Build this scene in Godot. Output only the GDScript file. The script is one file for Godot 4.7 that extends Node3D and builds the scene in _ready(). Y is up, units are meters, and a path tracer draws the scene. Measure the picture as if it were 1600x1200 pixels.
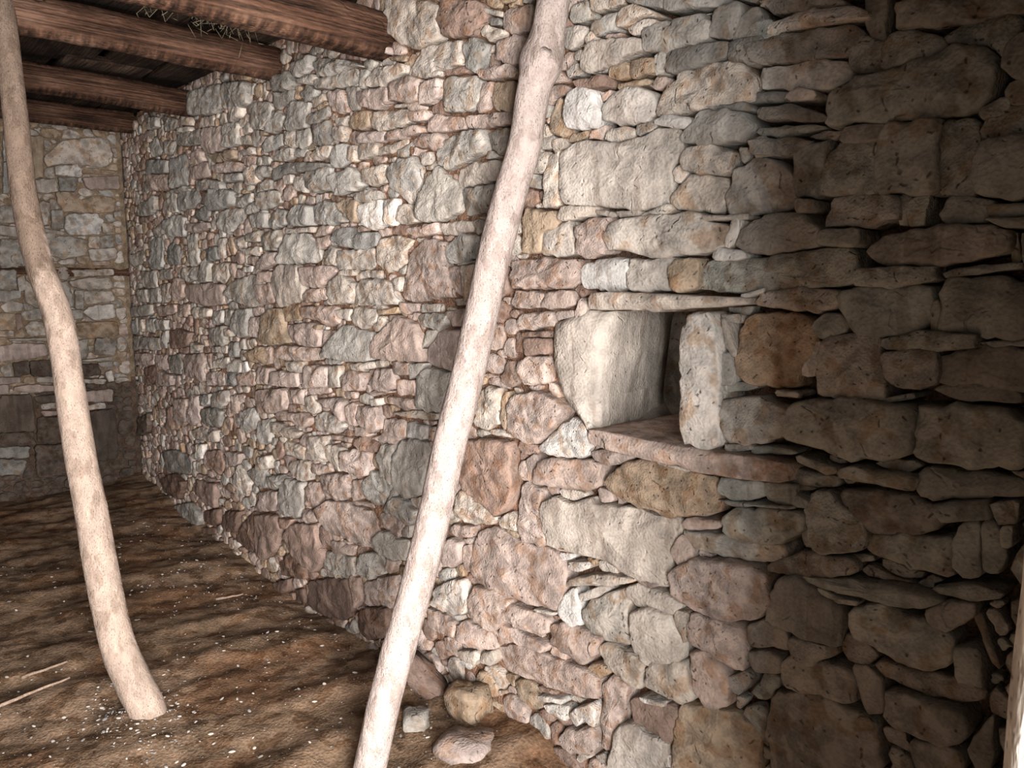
extends Node3D
# A low rubble-stone outbuilding seen from its doorway: a long dry-laid wall with a niche,
# two peeled prop poles, roof beams and a trodden earth floor. Daylight enters by the doorway only.
# World: x runs along the long wall (far end negative), y up, z out of the long wall.

const ROOM_LENGTH := 6.3
const ROOM_WIDTH := 3.9
const DOOR_Z0 := 0.956
const DOOR_Z1 := 1.95
const DOOR_TOP := 2.1
const INNER_X := -0.14
const OUTER_X := 0.60

# Outlines below: millimetres in the face of the wall they belong to (along the wall, height), after a letter for the tone of the stone.
const NICHE_BLOCK := [-1086, 1419, -1107, 1407, -1099, 1126, -1009, 1122, -984, 1148, -994, 1396, -1011, 1426, -1030, 1454, -1084, 1451]
const NICHE_LINTEL := [-1415, 1452, -1356, 1449, -1194, 1452, -1007, 1463, -916, 1472, -925, 1486, -1026, 1489, -1108, 1492, -1226, 1496, -1335, 1500, -1416, 1496, -1428, 1474]
const NICHE_SILL := [-1408, 1082, -1325, 1072, -1214, 1069, -1083, 1064, -956, 1068, -874, 1076, -805, 1086, -799, 1127, -868, 1129, -950, 1126, -1100, 1122, -1281, 1123, -1409, 1122]
const NICHE_JAMB_ROWS := [[1.134, -1.434, -1.397], [1.174, -1.506, -1.393], [1.214, -1.540, -1.388], [1.253, -1.559, -1.383], [1.292, -1.574, -1.379], [1.331, -1.576, -1.374], [1.369, -1.577, -1.370], [1.407, -1.570, -1.365], [1.445, -1.464, -1.361]]
const MIDDLE_POLE := [[-1.857, -0.120, 0.497], [-1.857, 0.000, 0.497], [-1.845, 0.083, 0.482], [-1.816, 0.286, 0.446], [-1.779, 0.486, 0.403], [-1.744, 0.681, 0.362], [-1.712, 0.873, 0.325], [-1.684, 1.060, 0.295], [-1.651, 1.242, 0.260], [-1.622, 1.421, 0.229], [-1.594, 1.595, 0.201], [-1.562, 1.766, 0.169], [-1.535, 1.891, 0.142], [-1.520, 2.013, 0.129], [-1.507, 2.078, 0.117], [-1.494, 2.133, 0.105], [-1.479, 2.251, 0.092], [-1.458, 2.390, 0.073]]
const BENT_POLE := [[-2.738, -0.120, 0.870], [-2.738, 0.000, 0.870], [-2.793, 0.123, 0.904], [-2.846, 0.257, 0.934], [-2.909, 0.483, 0.952], [-2.964, 0.709, 0.962], [-3.013, 0.891, 0.974], [-3.078, 1.166, 0.983], [-3.134, 1.396, 0.993], [-3.215, 1.628, 1.032], [-3.278, 1.860, 1.049], [-3.330, 2.118, 1.048], [-3.374, 2.330, 1.048], [-3.421, 2.555, 1.048], [-3.430, 2.600, 1.048]]
const LONG_WALL_STONES := [
	["s", -769, 1838, -748, 1821, -716, 1827, -572, 1808, -517, 1812, -477, 1829, -464, 1860, -471, 1896, -503, 1927, -546, 1936, -579, 1925, -631, 1922, -721, 1914, -765, 1896, -777, 1872],
	["b", -1607, 782, -1578, 734, -1469, 738, -1367, 745, -1269, 727, -1169, 723, -1128, 745, -1134, 765, -1126, 842, -1098, 900, -1104, 933, -1175, 921, -1262, 923, -1408, 900, -1421, 926, -1498, 879, -1552, 896, -1622, 860],
	["b", -1435, 1731, -1283, 1705, -1164, 1708, -1165, 1747, -1171, 1795, -1139, 1829, -1136, 1889, -1205, 1901, -1266, 1888, -1368, 1887, -1450, 1910, -1512, 1906, -1543, 1884, -1549, 1813, -1542, 1745],
	["d", -845, 469, -823, 388, -577, 516, -597, 619, -653, 633, -770, 616, -835, 576],
	["s", -830, 1177, -766, 1170, -709, 1154, -650, 1159, -554, 1186, -563, 1284, -693, 1288, -815, 1264, -833, 1238],
	["s", -555, 1176, -482, 1178, -378, 1188, -383, 1271, -427, 1298, -490, 1299, -568, 1280, -565, 1184],
	["p", -1998, 523, -1873, 491, -1673, 510, -1527, 540, -1507, 618, -1514, 677, -1571, 722, -1658, 710, -1754, 707, -1855, 724, -1942, 690, -1979, 622],
	["s", -539, 1458, -533, 1425, -473, 1417, -416, 1413, -367, 1418, -373, 1509, -463, 1531, -532, 1524, -538, 1498],
	["s", -1017, 1497, -885, 1491, -767, 1507, -687, 1511, -697, 1585, -758, 1592, -807, 1585, -888, 1579, -1004, 1572, -1038, 1576, -1073, 1557, -1076, 1506],
	["o", -1100, 233, -857, 360, -870, 458, -935, 482, -1016, 467, -1099, 430, -1106, 334],
	["o", -948, 1290, -878, 1286, -799, 1294, -799, 1324, -780, 1356, -768, 1395, -771, 1432, -811, 1457, -912, 1455, -946, 1441, -963, 1401, -968, 1328],
	["o", -1308, 940, -1216, 925, -1123, 926, -1023, 958, -983, 977, -988, 1005, -999, 1057, -1065, 1058, -1174, 1065, -1232, 1066, -1288, 1044, -1345, 1004, -1379, 968],
	["p", -1119, 720, -1058, 707, -956, 707, -883, 740, -851, 786, -856, 858, -934, 867, -1044, 845, -1127, 795],
	["g", -663, 1557, -644, 1549, -541, 1544, -483, 1554, -431, 1565, -426, 1603, -451, 1614, -533, 1621, -612, 1616, -654, 1607, -677, 1581],
	["s", -663, 782, -614, 768, -556, 764, -509, 764, -480, 785, -464, 813, -473, 852, -515, 866, -599, 875, -666, 849, -671, 809],
	["b", -1352, 1608, -1302, 1605, -1237, 1587, -1146, 1581, -1025, 1590, -1003, 1605, -987, 1623, -984, 1646, -1049, 1663, -1060, 1684, -1150, 1692, -1304, 1688, -1348, 1678, -1370, 1635],
	["s", -674, 1738, -662, 1686, -553, 1677, -549, 1768, -554, 1813, -644, 1819, -663, 1792],
	["g", -762, 1287, -735, 1278, -660, 1274, -619, 1287, -619, 1319, -631, 1366, -635, 1420, -698, 1419, -749, 1404, -767, 1363],
	["s", -721, 1454, -691, 1418, -649, 1413, -580, 1415, -542, 1445, -538, 1478, -550, 1510, -633, 1515, -716, 1507, -726, 1489],
	["b", -1208, 1924, -1129, 1918, -1009, 1915, -935, 1914, -936, 1958, -970, 2002, -1022, 2020, -1112, 2022, -1152, 2031, -1162, 2005, -1191, 1994, -1218, 1935],
	["s", -491, 1673, -466, 1660, -386, 1656, -393, 1765, -451, 1771, -485, 1763, -499, 1732],
	["d", -533, 1331, -497, 1319, -371, 1328, -377, 1401, -472, 1403, -538, 1378],
	["r", -2050, 857, -2013, 817, -1921, 789, -1833, 760, -1766, 814, -1741, 905, -1750, 989, -1766, 1023, -1901, 1020, -1992, 994, -2030, 907],
	["d", -858, 737, -773, 739, -693, 743, -679, 776, -683, 842, -738, 866, -797, 876, -831, 860, -862, 786],
	["d", -691, 1044, -647, 1008, -555, 1023, -503, 1060, -517, 1098, -587, 1108, -707, 1089],
	["p", -1807, 234, -1631, 261, -1455, 295, -1372, 323, -1373, 382, -1431, 398, -1601, 370, -1758, 345, -1875, 288],
	["d", -636, 1983, -519, 1964, -434, 1963, -435, 1988, -570, 2030, -656, 2032],  # toned dark to stand for a shadowed recess
	["g", -1013, 1701, -998, 1672, -898, 1665, -845, 1675, -830, 1700, -835, 1737, -877, 1774, -932, 1796, -985, 1778, -1006, 1732],
	["d", -574, 620, -527, 623, -471, 622, -432, 666, -437, 721, -525, 712, -586, 694, -586, 638],
	["d", -949, 1993, -843, 1971, -733, 1960, -707, 1981, -708, 2001, -735, 2019, -802, 2035, -966, 2040],
	["s", -787, 1741, -779, 1693, -662, 1683, -659, 1712, -664, 1789, -748, 1802, -777, 1777],
	["s", -556, 1672, -491, 1666, -488, 1791, -505, 1806, -551, 1810, -564, 1770],
	["p", -2392, 1474, -2337, 1456, -2186, 1473, -2068, 1476, -2086, 1532, -2103, 1599, -2112, 1672, -2243, 1685, -2308, 1665, -2354, 1619, -2402, 1511],
	["b", -2477, 2475, -2435, 2419, -2349, 2362, -2233, 2325, -2108, 2328, -2105, 2430, -2258, 2496, -2462, 2551],
	["s", -554, 1105, -521, 1103, -443, 1126, -381, 1140, -381, 1174, -421, 1174, -532, 1171, -555, 1155, -561, 1118],
	["d", -955, 1590, -895, 1576, -786, 1590, -768, 1597, -773, 1633, -812, 1663, -898, 1668, -957, 1645, -976, 1607],
	["s", -647, 966, -553, 957, -480, 963, -486, 1041, -557, 1027, -643, 1009, -649, 988],
	["s", -761, 958, -727, 943, -672, 958, -637, 984, -647, 1035, -692, 1054, -718, 1082, -758, 1073, -774, 1030, -768, 989],
	["g", -991, 1175, -976, 1151, -928, 1147, -862, 1168, -816, 1193, -827, 1246, -913, 1264, -989, 1245, -998, 1209],
	["s", -976, 921, -922, 919, -828, 935, -765, 991, -767, 1025, -858, 1016, -962, 990, -987, 957],
	["d", -808, 607, -726, 615, -664, 631, -644, 642, -655, 708, -775, 704, -816, 669, -818, 625],
	["p", -1773, 1055, -1726, 1040, -1633, 1033, -1603, 1057, -1547, 1117, -1514, 1156, -1534, 1178, -1605, 1200, -1711, 1189, -1757, 1173],
	["b", -1239, 528, -1202, 506, -1130, 528, -1066, 575, -1078, 619, -1113, 668, -1171, 678, -1254, 644, -1248, 575],
	["w", -931, 1940, -863, 1923, -770, 1902, -729, 1906, -723, 1932, -744, 1957, -794, 1973, -879, 1977, -940, 1985],
	["b", -1329, 144, -1297, 129, -1159, 198, -1128, 268, -1120, 311, -1187, 310, -1264, 312, -1297, 270, -1325, 178],
	["g", -1440, 542, -1414, 521, -1336, 509, -1263, 528, -1252, 570, -1265, 642, -1279, 690, -1315, 674, -1352, 654, -1404, 621, -1441, 583],
	["p", -3135, 433, -3072, 402, -2823, 403, -2655, 422, -2625, 501, -2621, 592, -2728, 582, -2874, 581, -3063, 552, -3165, 489],
	["p", -1067, 623, -1025, 608, -970, 600, -903, 604, -897, 686, -925, 707, -996, 713, -1059, 697, -1074, 668],
	["p", -1758, 1509, -1609, 1505, -1499, 1508, -1468, 1544, -1475, 1590, -1683, 1597, -1758, 1589],
	["g", -1076, 864, -1000, 861, -889, 874, -816, 894, -819, 942, -892, 932, -994, 921, -1097, 903],
	["s", -730, 866, -647, 868, -556, 878, -509, 900, -488, 921, -511, 928, -650, 910, -796, 872],
	["g", -757, 1629, -679, 1624, -614, 1638, -617, 1685, -684, 1693, -760, 1688, -768, 1634],
	["p", -2405, 1237, -2250, 1244, -2268, 1339, -2310, 1386, -2423, 1409, -2548, 1353, -2624, 1297, -2627, 1231],
	["p", -1651, 913, -1466, 928, -1396, 944, -1384, 985, -1379, 1023, -1429, 1025, -1581, 1009, -1630, 989, -1652, 933],
	["g", -2243, 1859, -2286, 1760, -2225, 1743, -2113, 1734, -2010, 1761, -2017, 1836, -2100, 1890, -2159, 1934],
	["g", -1135, 1855, -1073, 1834, -964, 1829, -932, 1855, -950, 1893, -1074, 1920, -1130, 1871],
	["m", -3272, -53, -3096, -29, -2931, 16, -2837, 96, -2875, 235, -3083, 175, -3297, 90, -3343, -43],
	["d", -601, 719, -519, 710, -442, 724, -416, 744, -418, 771, -532, 759, -603, 753, -612, 741],
	["w", -1399, 1953, -1359, 1932, -1246, 1919, -1215, 1938, -1227, 1991, -1297, 2019, -1354, 2017, -1400, 1987],
	["g", -1253, 2090, -1169, 2068, -1061, 2072, -1049, 2107, -1076, 2131, -1203, 2149, -1259, 2145],
	["b", -1168, 1716, -1147, 1696, -1012, 1678, -995, 1725, -1010, 1759, -1112, 1785, -1168, 1733],
	["p", -1060, 554, -1049, 488, -994, 465, -943, 496, -934, 556, -958, 608, -1021, 617, -1059, 601],
	["d", -632, 1341, -608, 1313, -521, 1324, -531, 1392, -606, 1391, -640, 1372],
	["s", -568, 1943, -547, 1940, -481, 1915, -460, 1889, -450, 1911, -437, 1950, -454, 1970, -528, 1969, -563, 1957],
	["g", -2461, 815, -2451, 751, -2381, 700, -2276, 747, -2240, 831, -2228, 908, -2260, 953, -2326, 950, -2397, 932, -2448, 871],
	["w", -955, 2045, -920, 2036, -869, 2038, -795, 2032, -735, 2024, -688, 2018, -692, 2031, -743, 2056, -797, 2065, -869, 2071, -922, 2068, -960, 2061],
	["w", -1580, 1009, -1468, 1022, -1429, 1040, -1405, 1082, -1419, 1137, -1497, 1137, -1554, 1100, -1609, 1050, -1638, 1026],
	["p", -1371, 264, -1361, 177, -1317, 189, -1299, 265, -1280, 316, -1267, 402, -1273, 413, -1335, 412, -1366, 380],
	["d", -864, 859, -736, 884, -653, 922, -669, 952, -779, 939, -866, 876],
	["b", -1467, 2123, -1472, 2094, -1442, 2078, -1368, 2078, -1301, 2086, -1250, 2093, -1261, 2127, -1431, 2158, -1461, 2147],
	["w", -1456, 1507, -1356, 1497, -1287, 1507, -1294, 1589, -1334, 1587, -1457, 1581, -1476, 1544],
	["g", -2780, 1203, -2618, 1225, -2614, 1311, -2638, 1336, -2860, 1363, -3014, 1277, -3081, 1207],
	["b", -1205, 443, -1147, 435, -1074, 442, -1048, 470, -1051, 528, -1070, 568, -1185, 519, -1207, 483],
	["p", -1726, 806, -1741, 736, -1709, 712, -1630, 716, -1593, 732, -1607, 780, -1622, 831, -1616, 894, -1693, 909, -1725, 892],
	["r", -2115, 2391, -2098, 2335, -1988, 2296, -1919, 2310, -1878, 2339, -1918, 2399, -2104, 2450],
	["s", -660, 1916, -628, 1918, -577, 1918, -550, 1932, -562, 1955, -593, 1973, -623, 1986, -663, 1979, -673, 1927],
	["g", -893, 1463, -804, 1459, -765, 1453, -720, 1466, -726, 1502, -809, 1512, -903, 1499, -921, 1471],
	["b", -2232, 2231, -2121, 2232, -1986, 2221, -1993, 2298, -2110, 2319, -2230, 2329, -2344, 2261],
	["s", -492, 1769, -460, 1757, -392, 1767, -394, 1798, -416, 1819, -486, 1808, -495, 1776],
	["g", -2143, 1931, -2096, 1903, -2030, 1909, -1897, 1931, -1872, 1958, -1888, 2005, -1991, 2019, -2113, 2004, -2152, 1965],
	["p", -1963, 358, -1852, 360, -1782, 421, -1766, 495, -1833, 509, -1962, 491, -1991, 409],
	["b", -1295, 1514, -1277, 1498, -1147, 1500, -1137, 1513, -1150, 1584, -1289, 1584, -1301, 1552],
	["s", -832, 1693, -776, 1691, -771, 1771, -761, 1804, -797, 1807, -839, 1801, -845, 1730],
	["r", -1257, 312, -1171, 312, -1111, 304, -1089, 375, -1098, 417, -1137, 416, -1225, 398, -1260, 369],
	["w", -1531, 1957, -1486, 1935, -1410, 1933, -1398, 1970, -1417, 2030, -1461, 2052, -1532, 2047],
	["b", -1369, 443, -1312, 425, -1249, 412, -1226, 422, -1210, 468, -1200, 506, -1276, 516, -1364, 506, -1389, 476],
	["p", -1575, 423, -1504, 417, -1433, 408, -1387, 453, -1376, 508, -1408, 517, -1519, 509, -1576, 487],
	["g", -2120, 2148, -2111, 2098, -1972, 2073, -1920, 2100, -1895, 2150, -1953, 2183, -2081, 2205, -2119, 2191],
	["r", -3472, 184, -3359, 162, -3213, 156, -3103, 270, -3183, 312, -3195, 406, -3342, 373, -3499, 324, -3564, 246],
	["d", -519, 542, -438, 581, -435, 616, -463, 635, -538, 611],
	["g", -2284, 1063, -2134, 1069, -2083, 1221, -2235, 1223, -2292, 1187, -2305, 1073],
	["b", -3584, 1467, -3529, 1418, -3318, 1444, -3229, 1469, -3241, 1529, -3268, 1620, -3491, 1628, -3570, 1612, -3616, 1548],
	["s", -464, 1881, -448, 1857, -402, 1840, -405, 1921, -440, 1930, -461, 1916],
	["s", -635, 1386, -549, 1387, -464, 1399, -463, 1425, -569, 1426, -636, 1407],
	["s", -698, 1511, -618, 1503, -539, 1519, -550, 1530, -543, 1546, -630, 1546, -703, 1546],
	["d", -497, 1297, -391, 1305, -407, 1336, -469, 1345, -541, 1318],
	["p", -1483, 1604, -1432, 1592, -1368, 1599, -1368, 1617, -1357, 1653, -1341, 1691, -1433, 1698, -1484, 1678],
	["o", -1699, 1701, -1712, 1612, -1623, 1608, -1606, 1665, -1559, 1682, -1567, 1725, -1690, 1749],
	["s", -484, 986, -468, 964, -434, 980, -445, 1082, -475, 1072, -490, 1035],
	["d", -1192, 2036, -1173, 2022, -1118, 2017, -1016, 2021, -1013, 2059, -1193, 2078],
	["b", -1118, 1784, -1022, 1763, -990, 1770, -982, 1813, -1003, 1813, -1063, 1849, -1119, 1836, -1138, 1813],
	["p", -2217, 1235, -2083, 1221, -2043, 1294, -2034, 1373, -2152, 1360, -2237, 1294, -2249, 1245],
	["p", -1840, 420, -1673, 425, -1582, 450, -1575, 495, -1597, 509, -1758, 489, -1823, 477],
	["b", -2759, 1473, -2747, 1439, -2417, 1451, -2460, 1506, -2506, 1551, -2715, 1547, -2757, 1514],
	["b", -1901, 1044, -1830, 1065, -1804, 1135, -1814, 1188, -1882, 1193, -1946, 1153, -1964, 1048],
	["g", -3474, 1628, -3135, 1625, -3055, 1638, -3097, 1704, -3191, 1762, -3406, 1765, -3490, 1652],
	["b", -2597, 1623, -2561, 1590, -2487, 1568, -2367, 1604, -2388, 1641, -2311, 1685, -2364, 1695, -2481, 1715, -2569, 1693, -2596, 1649],
	["g", -2455, 1889, -2387, 1839, -2275, 1859, -2252, 1914, -2293, 1977, -2406, 1981, -2476, 1953],
	["b", -1620, 1605, -1555, 1596, -1482, 1605, -1502, 1698, -1542, 1693, -1614, 1678, -1627, 1620],
	["b", -2090, 708, -1993, 694, -1864, 727, -1838, 756, -1915, 778, -1992, 811, -2050, 809, -2090, 757],
	["b", -2072, 341, -2010, 375, -1991, 432, -2010, 499, -2112, 458, -2197, 403, -2208, 335],
	["r", -3941, 53, -3851, 40, -3662, 146, -3588, 292, -3645, 349, -3917, 285],
	["s", -546, 1621, -473, 1619, -465, 1629, -465, 1660, -536, 1674, -553, 1639],
	["p", -1833, 2200, -1754, 2166, -1665, 2162, -1651, 2210, -1738, 2252, -1832, 2254],
	["g", -2018, 1799, -1991, 1747, -1842, 1742, -1834, 1833, -2008, 1836],
	["s", -706, 1116, -669, 1115, -595, 1116, -550, 1118, -548, 1147, -584, 1148, -677, 1146, -706, 1132],
	["d", -893, 2081, -798, 2065, -731, 2055, -764, 2081, -886, 2116, -931, 2106],
	["b", -2052, 1864, -2026, 1839, -1849, 1841, -1818, 1853, -1825, 1904, -1953, 1913, -2043, 1900],
	["p", -1500, 99, -1375, 151, -1370, 196, -1390, 233, -1502, 176, -1544, 121],
	["b", -1285, 668, -1267, 653, -1191, 656, -1099, 675, -1090, 707, -1111, 719, -1233, 719, -1280, 695],
	["d", -638, 650, -618, 624, -588, 641, -591, 716, -633, 735, -660, 720],
	["g", -4104, 1446, -3869, 1412, -3737, 1433, -3722, 1575, -3850, 1587, -4090, 1563, -4247, 1482],
	["g", -4658, 2522, -4274, 2463, -4147, 2485, -4155, 2605, -4693, 2658],
	["p", -2703, 170, -2511, 217, -2459, 292, -2482, 369, -2740, 261],
	["d", -1005, 2008, -902, 1977, -901, 2016, -924, 2048, -1014, 2058],
	["s", -734, 1938, -708, 1918, -670, 1920, -664, 1969, -696, 1993, -728, 1995, -743, 1980],
	["p", -4985, 1500, -4962, 1449, -4624, 1407, -4266, 1427, -4251, 1537, -4543, 1550, -4946, 1541],
	["s", -516, 1077, -502, 1067, -422, 1092, -429, 1129, -529, 1097],
	["m", -2765, 32, -2708, 7, -2553, 80, -2524, 219, -2702, 163, -2775, 120],
	["g", -2734, 641, -2626, 619, -2519, 638, -2491, 706, -2502, 745, -2591, 777, -2675, 754, -2732, 699],
	["b", -1570, 1727, -1543, 1739, -1548, 1786, -1545, 1901, -1593, 1885, -1615, 1823, -1613, 1740],
	["d", -511, 859, -483, 855, -435, 905, -436, 931, -481, 924, -526, 885],
	["g", -3630, 381, -3530, 367, -3370, 388, -3327, 466, -3301, 586, -3471, 572, -3556, 538, -3605, 439],
	["g", -2112, 1619, -2093, 1589, -2014, 1591, -1925, 1607, -1941, 1683, -2072, 1686, -2111, 1653],
	["s", -442, 1017, -433, 984, -409, 993, -398, 1030, -415, 1080, -434, 1092, -447, 1073],
	["g", -3087, 165, -2815, 249, -2824, 344, -2978, 319, -3096, 300, -3150, 228],
	["g", -1197, 2183, -1187, 2163, -1034, 2134, -1022, 2157, -1192, 2206],
	["d", -895, 671, -792, 697, -811, 748, -850, 752, -912, 716],
	["p", -2059, 253, -1941, 257, -1849, 295, -1841, 322, -1867, 348, -2019, 343, -2068, 300],
	["s", -461, 766, -414, 771, -423, 849, -472, 831],
	["m", -4081, 30, -3884, 66, -3863, 278, -3953, 296, -4113, 202, -4282, 38],
	["s", -994, 1019, -947, 1011, -863, 1039, -873, 1075, -991, 1063, -999, 1037],
	["p", -2444, 2192, -2288, 2155, -2236, 2158, -2234, 2225, -2296, 2251, -2441, 2256],
	["d", -940, 1799, -840, 1783, -789, 1804, -836, 1821, -949, 1832],
	["o", -1149, 1509, -1130, 1495, -1063, 1502, -1066, 1578, -1133, 1582, -1157, 1559],
	["d", -783, 680, -738, 685, -683, 737, -685, 749, -796, 734, -803, 717],
	["d", -999, 2053, -978, 2103, -987, 2138, -1049, 2138, -1070, 2076],
	["p", -1720, 1254, -1695, 1214, -1589, 1230, -1590, 1310, -1696, 1299, -1719, 1286],
	["b", -2889, 1620, -2876, 1585, -2601, 1586, -2597, 1669, -2727, 1671, -2872, 1668],
	["p", -1810, 2282, -1755, 2256, -1679, 2249, -1679, 2324, -1809, 2340],
	["d", -2842, 1683, -2674, 1662, -2572, 1678, -2570, 1728, -2722, 1734, -2781, 1764, -2866, 1760, -2955, 1723],
	["o", -3603, 1232, -3405, 1254, -3471, 1331, -3504, 1412, -3626, 1418, -3714, 1373, -3728, 1236],
	["d", -436, 641, -417, 598, -392, 616, -398, 726, -411, 702],
	["d", -5558, -104, -5342, -149, -4981, -104, -4831, 45, -5013, 115, -5389, 8],
	["d", -928, 1870, -822, 1848, -758, 1841, -772, 1854, -846, 1892, -925, 1895],
	["o", -1864, 2090, -1840, 2049, -1766, 2041, -1727, 2074, -1750, 2127, -1847, 2142],
	["g", -2625, 432, -2507, 420, -2406, 451, -2380, 539, -2451, 529, -2582, 530, -2650, 469],
	["p", -3853, 865, -3679, 874, -3471, 920, -3462, 1028, -3841, 981],
	["d", -707, 2009, -693, 1980, -667, 1975, -668, 2064, -713, 2075],
	["b", -2586, 2119, -2516, 2094, -2372, 2090, -2308, 2097, -2328, 2146, -2547, 2174, -2585, 2155],
	["s", -875, 1076, -800, 1075, -710, 1089, -707, 1113, -802, 1114, -876, 1100],
	["p", -3092, 579, -2963, 565, -2852, 607, -2835, 663, -2847, 712, -3022, 688, -3137, 648],
	["g", -2941, 1928, -2885, 1894, -2713, 1898, -2660, 1912, -2734, 1999, -2937, 1982],
	["p", -1980, 2022, -1913, 2009, -1749, 1999, -1749, 2033, -1825, 2048, -1988, 2064],
	["b", -2942, 1442, -2763, 1452, -2746, 1513, -2786, 1541, -2872, 1579, -2982, 1536, -3000, 1485],
	["w", -1533, 519, -1489, 507, -1440, 530, -1448, 601, -1470, 635, -1520, 600, -1542, 548],
	["g", -4115, 2461, -3927, 2424, -3772, 2432, -3801, 2541, -4120, 2597],
	["p", -3379, 1256, -3234, 1244, -3083, 1249, -3077, 1331, -3156, 1359, -3372, 1344, -3412, 1302],
	["b", -2615, 2277, -2496, 2249, -2388, 2260, -2334, 2272, -2344, 2302, -2528, 2332, -2626, 2304],
	["p", -1840, 352, -1724, 353, -1596, 382, -1582, 410, -1672, 409, -1823, 399],
	["d", -3548, 2027, -3346, 2040, -2954, 2009, -2938, 2034, -3376, 2098, -3562, 2082],
	["s", -470, 1628, -382, 1625, -383, 1648, -476, 1653],
	["p", -2899, 728, -2751, 716, -2679, 746, -2662, 835, -2774, 840, -2894, 810],
	["p", -3555, 1176, -3385, 1160, -3087, 1193, -3083, 1245, -3492, 1238, -3570, 1216],
	["p", -3281, 1382, -3132, 1369, -2999, 1345, -2908, 1363, -2933, 1440, -3295, 1427],
	["g", -2780, 289, -2695, 283, -2555, 356, -2540, 403, -2604, 428, -2747, 389, -2777, 350],
	["w", -2690, 1791, -2652, 1748, -2572, 1736, -2497, 1752, -2518, 1848, -2686, 1843],
	["o", -1610, 1957, -1545, 1923, -1518, 1938, -1532, 2014, -1574, 2048, -1603, 1979],
	["b", -1508, 629, -1455, 645, -1336, 677, -1244, 721, -1279, 724, -1404, 694, -1502, 651],
	["p", -3233, 1558, -3203, 1520, -3051, 1516, -2985, 1547, -2894, 1588, -2952, 1611, -3246, 1610],
	["p", -1727, 1381, -1665, 1386, -1563, 1398, -1570, 1441, -1712, 1434, -1743, 1412],
	["g", -3045, 2356, -2928, 2331, -2691, 2299, -2700, 2369, -2894, 2383, -3057, 2393],
	["g", -3012, 2395, -2911, 2378, -2712, 2376, -2626, 2351, -2711, 2394, -2992, 2470, -3067, 2460],
	["g", -737, 1792, -674, 1787, -639, 1796, -631, 1816, -728, 1825, -741, 1804],
	["g", -3293, 2220, -3154, 2215, -3130, 2317, -3281, 2354, -3336, 2341, -3380, 2244],
	["p", -2680, 2218, -2553, 2180, -2445, 2193, -2454, 2248, -2677, 2274],
	["g", -5131, 2147, -4830, 2135, -4749, 2244, -4828, 2334, -5131, 2332],
	["p", -2208, 2041, -2006, 2026, -1996, 2061, -2158, 2101, -2197, 2090],
	["p", -1773, 1460, -1727, 1444, -1625, 1451, -1605, 1491, -1662, 1503, -1757, 1502],
	["p", -2275, 243, -2198, 229, -2089, 251, -2069, 310, -2151, 322, -2263, 302],
	["g", -3070, 1789, -2944, 1778, -2799, 1785, -2879, 1832, -2907, 1870, -3001, 1892, -3096, 1863],
	["p", -1896, 2153, -1728, 2123, -1706, 2137, -1749, 2171, -1928, 2190],
	["s", -415, 1547, -380, 1541, -384, 1604, -421, 1602],
	["g", -2571, 767, -2481, 743, -2467, 772, -2451, 871, -2463, 909, -2540, 898, -2595, 832],
	["d", -1977, 2207, -1923, 2179, -1896, 2199, -1871, 2255, -1922, 2288, -1984, 2282],
	["p", -5079, 957, -4663, 942, -4665, 1125, -5057, 1089],
	["p", -2633, 1100, -2526, 1102, -2428, 1147, -2473, 1202, -2590, 1194, -2671, 1117],
	["g", -3153, 1956, -3057, 1921, -2931, 1926, -2925, 2021, -3163, 2022],
	["s", -769, 1592, -692, 1585, -682, 1600, -694, 1625, -770, 1625, -777, 1605],
	["b", -3170, 859, -2939, 876, -2863, 925, -2934, 960, -3098, 955, -3183, 920],
	["g", -4297, 1855, -4150, 1806, -3994, 1852, -3899, 1897, -3939, 1934, -4183, 1947, -4338, 1930],
	["d", -671, 724, -626, 723, -604, 760, -619, 772, -673, 783, -688, 745],
	["p", -1570, 1446, -1486, 1459, -1493, 1502, -1599, 1502, -1626, 1452],
	["r", -4824, 146, -4577, 163, -4555, 325, -4967, 276, -5079, 185],
	["p", -4493, 2317, -4392, 2265, -4128, 2266, -4193, 2327, -4161, 2384, -4477, 2425],
	["s", -535, 1524, -514, 1526, -410, 1539, -408, 1551, -520, 1542, -541, 1531],
	["p", -2746, 954, -2661, 922, -2567, 952, -2577, 1039, -2741, 1027, -2758, 982],
	["d", -5572, 222, -5082, 279, -5030, 390, -5307, 416, -5624, 358],
	["s", -506, 929, -447, 929, -397, 950, -395, 961, -434, 967, -516, 937],
	["g", -3765, 2418, -3756, 2304, -3610, 2278, -3507, 2325, -3519, 2389, -3681, 2420],
	["d", -1006, 2053, -961, 2046, -919, 2080, -948, 2115, -995, 2101],
	["m", -3603, 26, -3285, 106, -3316, 164, -3510, 172, -3638, 88],
	["p", -3239, 1053, -3017, 1075, -3011, 1173, -3231, 1156],
	["p", -2608, 533, -2556, 537, -2451, 529, -2401, 584, -2424, 612, -2525, 625, -2618, 587],
	["g", -1433, 2187, -1420, 2166, -1335, 2163, -1320, 2204, -1383, 2211, -1427, 2203],
	["s", -771, 1404, -742, 1399, -698, 1421, -719, 1455, -755, 1456, -784, 1426],
	["d", -969, 1913, -855, 1896, -855, 1919, -969, 1941],
	["o", -1308, 2055, -1296, 2035, -1213, 2031, -1219, 2073, -1303, 2080],
	["p", -1411, 1030, -1349, 1020, -1264, 1056, -1254, 1071, -1336, 1070, -1412, 1054],
	["b", -2778, 1360, -2693, 1340, -2585, 1387, -2596, 1433, -2760, 1438, -2804, 1394],
	["b", -2657, 1929, -2594, 1901, -2468, 1903, -2489, 1979, -2667, 1976],
	["p", -2089, 515, -2036, 556, -2027, 622, -2087, 626, -2141, 605, -2152, 512],
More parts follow.
